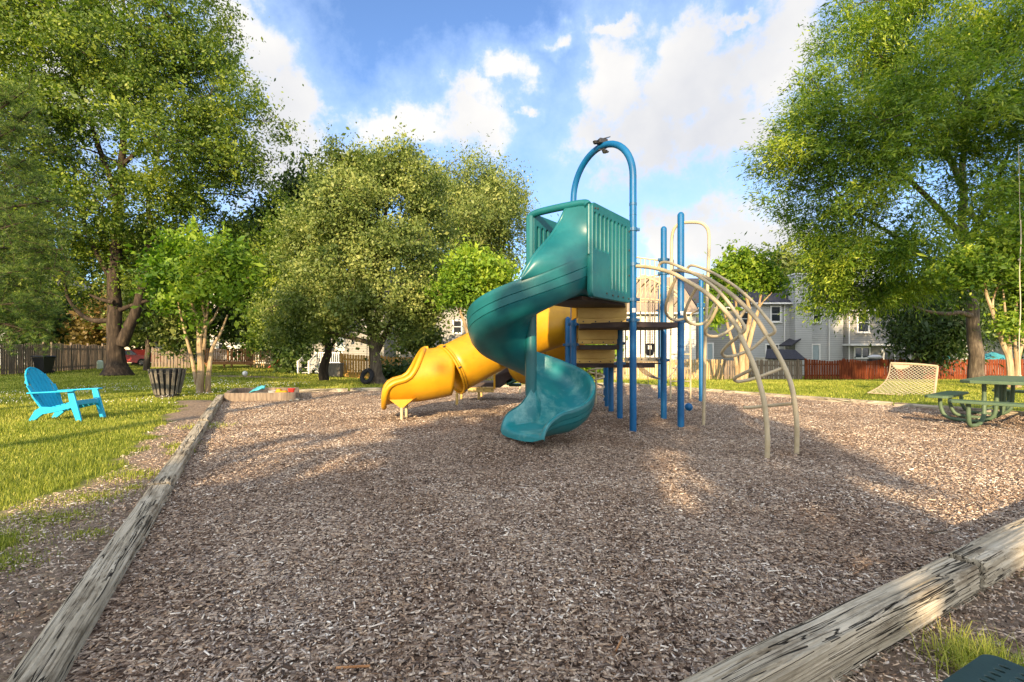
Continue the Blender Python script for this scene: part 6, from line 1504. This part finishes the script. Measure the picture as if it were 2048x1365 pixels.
for pts, L_ in (([c4(350, 628), c4(358, 590), c4(395, 568), c4(460, 578), c4(600, 635), c4(720, 700), c4(850, 790), c4(960, 900), c4(1060, 1040), c4(1128, 1145), c4(1132, 1190), c4(1088, 1225)], L1),
                ([c4(610, 652), c4(622, 612), c4(665, 598), c4(780, 635), c4(900, 695), c4(1050, 790), c4(1200, 920), c4(1320, 1060), c4(1402, 1165), c4(1400, 1212), c4(1345, 1238)], L2)):
    P3 = [online(x, y, *L_) for x, y in pts]; mb = MB(); mb.tube(crv(P3, 7), .021, 12); mb.build('handrail', M['beige'], AL)
# tall hand loop and pole
Yp = 8.38
lp = [(1407, 853.5, Yp), (1408, 800, Yp), (1410, 700, Yp), (1414, 600, Yp), (1417, 520, Yp), (1418, 480, Yp), (1416, 461, Yp), (1408, 450, Yp+.05), (1396, 445.5, Yp+.1), (1372, 445.5, Yp+.25), (1357, 449, Yp+.38), (1347, 461, Yp+.45), (1343.5, 482, Yp+.5), (1343, 520, Yp+.5), (1344, 580, Yp+.5), (1345, 645, Yp+.5)]
mb = MB(); P3 = [PX(*p) for p in lp]; P3[0].z = -.05; mb.tube(crv(P3, 5), .027, 14); mb.build('hand_loop', M['beige'], PS)
mb = MB(); mb.sm = False
P3 = [PX(1341, 520, 8.86), PX(1348, 520, 8.86), PX(1347, 640, 8.86), PX(1337, 640, 8.86)]; mb.slab(P3, .02); mb.build('hand_loop_plate', M['beige'], PS)

# ---- barrier panel behind
Yb = 9.30; RL = bpy.data.objects.new('barrier', None); link(RL, PS); TR[RL.name] = TR[PS.name]
mb = MB(); mb.tube([PX(1256, 513, Yb), PX(1322, 522, Yb)], .016, 8); mb.tube([PX(1256, 560, Yb+.02), PX(1290, 557, Yb+.02), PX(1322, 549, Yb+.02)], .014, 8)
mb.build('top_rail', M['beige'], RL)
for px in (1251, 1266, 1281, 1290.5, 1300, 1309.5, 1319):
    mb = MB(); mb.cyl(PX(px, 518 if px > 1270 else 545, Yb), PX(px, 716, Yb), .013, 8); mb.build('bar', M['beige'], RL)
mb = MB(); mb.sm = False; a_, b_ = PX(1249, 719.5, Yb-.02), PX(1322, 719.5, Yb-.02); mb.beam(a_, b_, .045, .085, ch=.01); kp = mb.build('kick_plate', M['beige'], RL)
for px in (1258, 1270, 1283, 1297, 1313): b_ = MB(); q = PX(px, 719, Yb-.045); b_.cyl(q, q-Vector((0,.012,0)), .014, 8); b_.build('bolt', M['bolt'], kp)
mb = MB(); mb.beam(PX(1249, 727, Yb), PX(1322, 727, Yb), .05, .03); mb.build('ledge', M['brown'], RL)

# ---- far climber, ladder, net and coil
FC = bpy.data.objects.new('far_climber', None); link(FC, PS); TR[FC.name] = TR[PS.name]
def tb(pts, r, nm, mat='beige', par=FC, seg=8, n=5):
    mb = MB(); mb.tube(crv(pts, n), r, seg); return mb.build(nm, M[mat], par)
ra = [PX(1272, 566, 12.2), PX(1278, 556, 12.2), PX(1300, 558, 12.2), PX(1325, 570, 12.0), PX(1350, 582, 11.8), PX(1366, 602, 11.6), PX(1372, 640, 11.5)]
rb = [PX(1272, 566, 13.3), PX(1284, 552, 13.3), PX(1300, 556, 13.3), PX(1330, 574, 13.2), PX(1352, 592, 13.0), PX(1364, 612, 12.8), PX(1368, 660, 12.7)]
tb(ra, .028, 'side_rail'); tb(rb, .028, 'side_rail')
ca, cb = crv(ra, 6), crv(rb, 6)
for k in range(4, len(ca)-2, 4):
    p, q = ca[k], cb[k]; m_ = p.lerp(q, .5)+Vector((-.25, 0, -.25)); tb([p, p.lerp(m_, .8), m_.lerp(q, .2), q], .018, 'rung')
tb([PX(1270, 599, 12.6), PX(1300, 599, 12.6), PX(1328, 602, 12.6)], .022, 'cross_bar'); tb([PX(1270, 604, 12.9), PX(1300, 604, 12.9), PX(1330, 607, 12.9)], .022, 'cross_bar'); tb([PX(1270, 560, 12.6), PX(1320, 550, 12.6)], .02, 'cross_bar')
for k in range(5):
    x = 1272+k*9; tb([PX(x, 598, 12.6), PX(x+6, 580, 12.6), PX(x+16, 566+k*2, 12.4)], .014, 'brace')
Yl = 13.2
tb([PX(1341, 797, Yl)-Vector((0,0,.1)), PX(1341, 720, Yl), PX(1342, 640, Yl), PX(1344, 600, Yl)], .026, 'ladder_pole'); tb([PX(1381, 798, Yl)-Vector((0,0,.1)), PX(1381, 720, Yl), PX(1381, 645, Yl), PX(1384, 628, Yl), PX(1400, 620, Yl-.4)], .026, 'ladder_pole')
for y in (709, 737, 763): tb([PX(1341, y, Yl), PX(1381, y, Yl)], .018, 'rung', n=1)
for k in range(5):
    tb([PX(1272+k*2, 731, 11.6), PX(1288+k*2, 748-k, 11.8), PX(1308+k, 757-k*.6, 12.0), PX(1328, 760, 12.4)], .008, 'net_cable', 'cable', seg=5)
tb([PX(1328, 760, 12.4), PX(1340, 752, 12.6), PX(1352, 738, 12.8), PX(1356, 728, 12.9)], .008, 'net_cable', 'cable', seg=5); tb([PX(1295, 752, 11.8), PX(1297, 770, 11.8)], .008, 'net_cable', 'cable', seg=5)
cc = Vector((XY(1192, 11.8), 11.8, 0)); mb = MB(); mb.tube([cc+Vector((.19*math.cos(a), .19*math.sin(a), .18+.80*a/(2*math.pi*3.2))) for a in [2*math.pi*3.2*k/90 for k in range(91)]], .022, 8); mb.cyl(cc-Vector((0,0,.05)), cc+Vector((0,0,1.04)), .024, 10); mb.build('coil_climber', M['beige'], FC)

# ---- low platform and ramp beyond the slides
Y = 12.6; LPt = bpy.data.objects.new('low_platform', None); link(LPt, PS); TR[LPt.name] = TR[PS.name]
mb = MB(); mb.sm = False; mb.prism([(XY(940, Y), Y-.1), (XY(989, Y), Y-.1), (XY(992, Y), Y+.9), (XY(950, Y), Y+.9)], ZZ(774, Y), ZZ(765, Y)); mb.build('deck', M['brown'], LPt, bevel=.01)
mb = MB(); mb.sm = False; mb.box((XY(962, Y), Y-.02, ZZ(780, Y)), (XY(988, Y)-XY(936, Y), .05, .13), ch=.01); sk = mb.build('skirt', M['beige_old'], LPt)
for px in (948, 968, 984): b_ = MB(); b_.cyl((XY(px, Y), Y-.045, ZZ(780, Y)), (XY(px, Y), Y-.06, ZZ(780, Y)), .016, 8); b_.build('bolt', M['bolt'], sk)
for px, pb, zt in ((957.5, 799.5, .40), (963, 793, .42), (914, 811, .40), (923, 800, .52), (1040, 788, .36)):
    q = GP(px, pb); mb = MB(); mb.cyl((q.x, q.y, -.05), (q.x, q.y, zt), .032, 12); mb.build('leg', M['beige_old'] if px < 1000 else M['beige'], LPt)
mb = MB(); mb.tube(crv([Vector((GP(923, 800).x, GP(923, 800).y, .5)), PX(926, 774, 12.8), PX(936, 771, 12.8)], 4), .03, 10); mb.build('handle', M['beige'], LPt)
mb = MB(); mb.sm = False; mb.slab([PX(991, 776, 12.5), PX(991, 752, 12.5), PX(1020, 731, 12.6), PX(1070, 728, 12.7), PX(1070, 745, 12.7), PX(1022, 757, 12.6)], .06); mb.slab([PX(991, 776, 12.5), PX(1022, 757, 12.6), PX(1030, 757, 13.4), PX(1000, 776, 13.3)], .05)
mb.build('ramp', M['brown'], LPt)
mb = MB(); mb.box(PX(989, 757, 12.42), (.05, .04, .56), ch=.008); mb.build('edge_plate', M['yellow'], LPt)
mb = MB(); mb.grid([[PX(1014+i*8, 762-i*3+k*3.2, 12.9-.1*k) for k in range(4)] for i in range(7)]); mb.box(PX(1030, 770, 12.9), (.34, .3, .07), ch=.02); o = mb.build('green_slide', M['green_plastic'], LPt); o.modifiers.new('thickness', 'SOLIDIFY').thickness = .05

# ---- loose things on the structure
def bucket_swing():
    Y = 12.75; root = thing('bucket_swing', 'black toddler bucket swing hanging on two chains behind the barrier bars', 'swing', PX(1299, 714, Y))
    for px in (1296.5, 1305):
        mb = MB(); a_, b_ = PX(px, 602, Y), PX(px-.5, 690, Y); n = 26
        for i in range(n):
            p = a_.lerp(b_, (i+.5)/n); L = (b_-a_).length/n
            pts = [p+Vector((.016*math.cos(t) if i % 2 else 0, 0 if i % 2 else .016*math.cos(t), .62*L*math.sin(t))) for t in [2*math.pi*k/8 for k in range(8)]]
            mb.tube(pts, .006, 4, closed=True)
        mb.build('chain', M['chain'], root)
    c = PX(1299.5, 700, Y); mb = MB()
    mb.tube([c+Vector((.10*math.cos(a), .09*math.sin(a), .14)) for a in [2*math.pi*k/20 for k in range(20)]], .025, 8, closed=True)
    mb.lathe(c-Vector((0, 0, .16)), [(0, 0), (.08, .01), (.105, .08), (.09, .17)], 16)
    for s in (-1, 1):
        for q in (-1, 1): mb.beam(c+Vector((s*.085, q*.05, .14)), c+Vector((s*.085, q*.05, -.06)), .04, .02)
    mb.build('seat', M['rubber'], root)
bucket_swing()
def lamp():
    ap = Vector((c_.x-.02, c_.y, 4.88)); ap = PX(1204, 291, 8.45)
    root = thing('solar_light', 'black twin-head solar light clipped on top of the blue arch', 'light', ap)
    u = Vector((hv.x, hv.y, 0)).normalized()
    mb = MB(); mb.box(ap+Vector((0, -.02, .05)), (.16, .13, .09), rz=.3, ch=.012); mb.build('housing', M['black'], root)
    mb = MB(); R_ = Matrix.Rotation(-.25, 3, 'Y') @ Matrix.Rotation(.3, 3, 'X'); mb.box(ap+Vector((.03, 0, .115)), (.20, .15, .015), M=R_); mb.build('solar_panel', M['gl'], root)
    for (dx, dz, l) in ((-.12, .03, .05), (.09, -.03, .06), (.04, -.13, .05)):
        mb = MB(); q = ap+Vector((dx, -.04, dz)); mb.lathe(q, [(0, -.02), (.035, -.02), (.05, .02), (0, .022)], 14); mb.box(q+Vector((.03, 0, -.0)), (.07, .05, .02), rz=.4); mb.build('lamp_head', M['black'], root)
    mb = MB(); mb.tube(crv([ap+Vector((-.07, -.05, -.10)), ap+Vector((0, -.06, -.10)), ap+Vector((.08, -.05, -.055)), ap+Vector((.10, -.03, 0))], 4), .012, 8); mb.build('bracket', M['black'], root)
lamp()
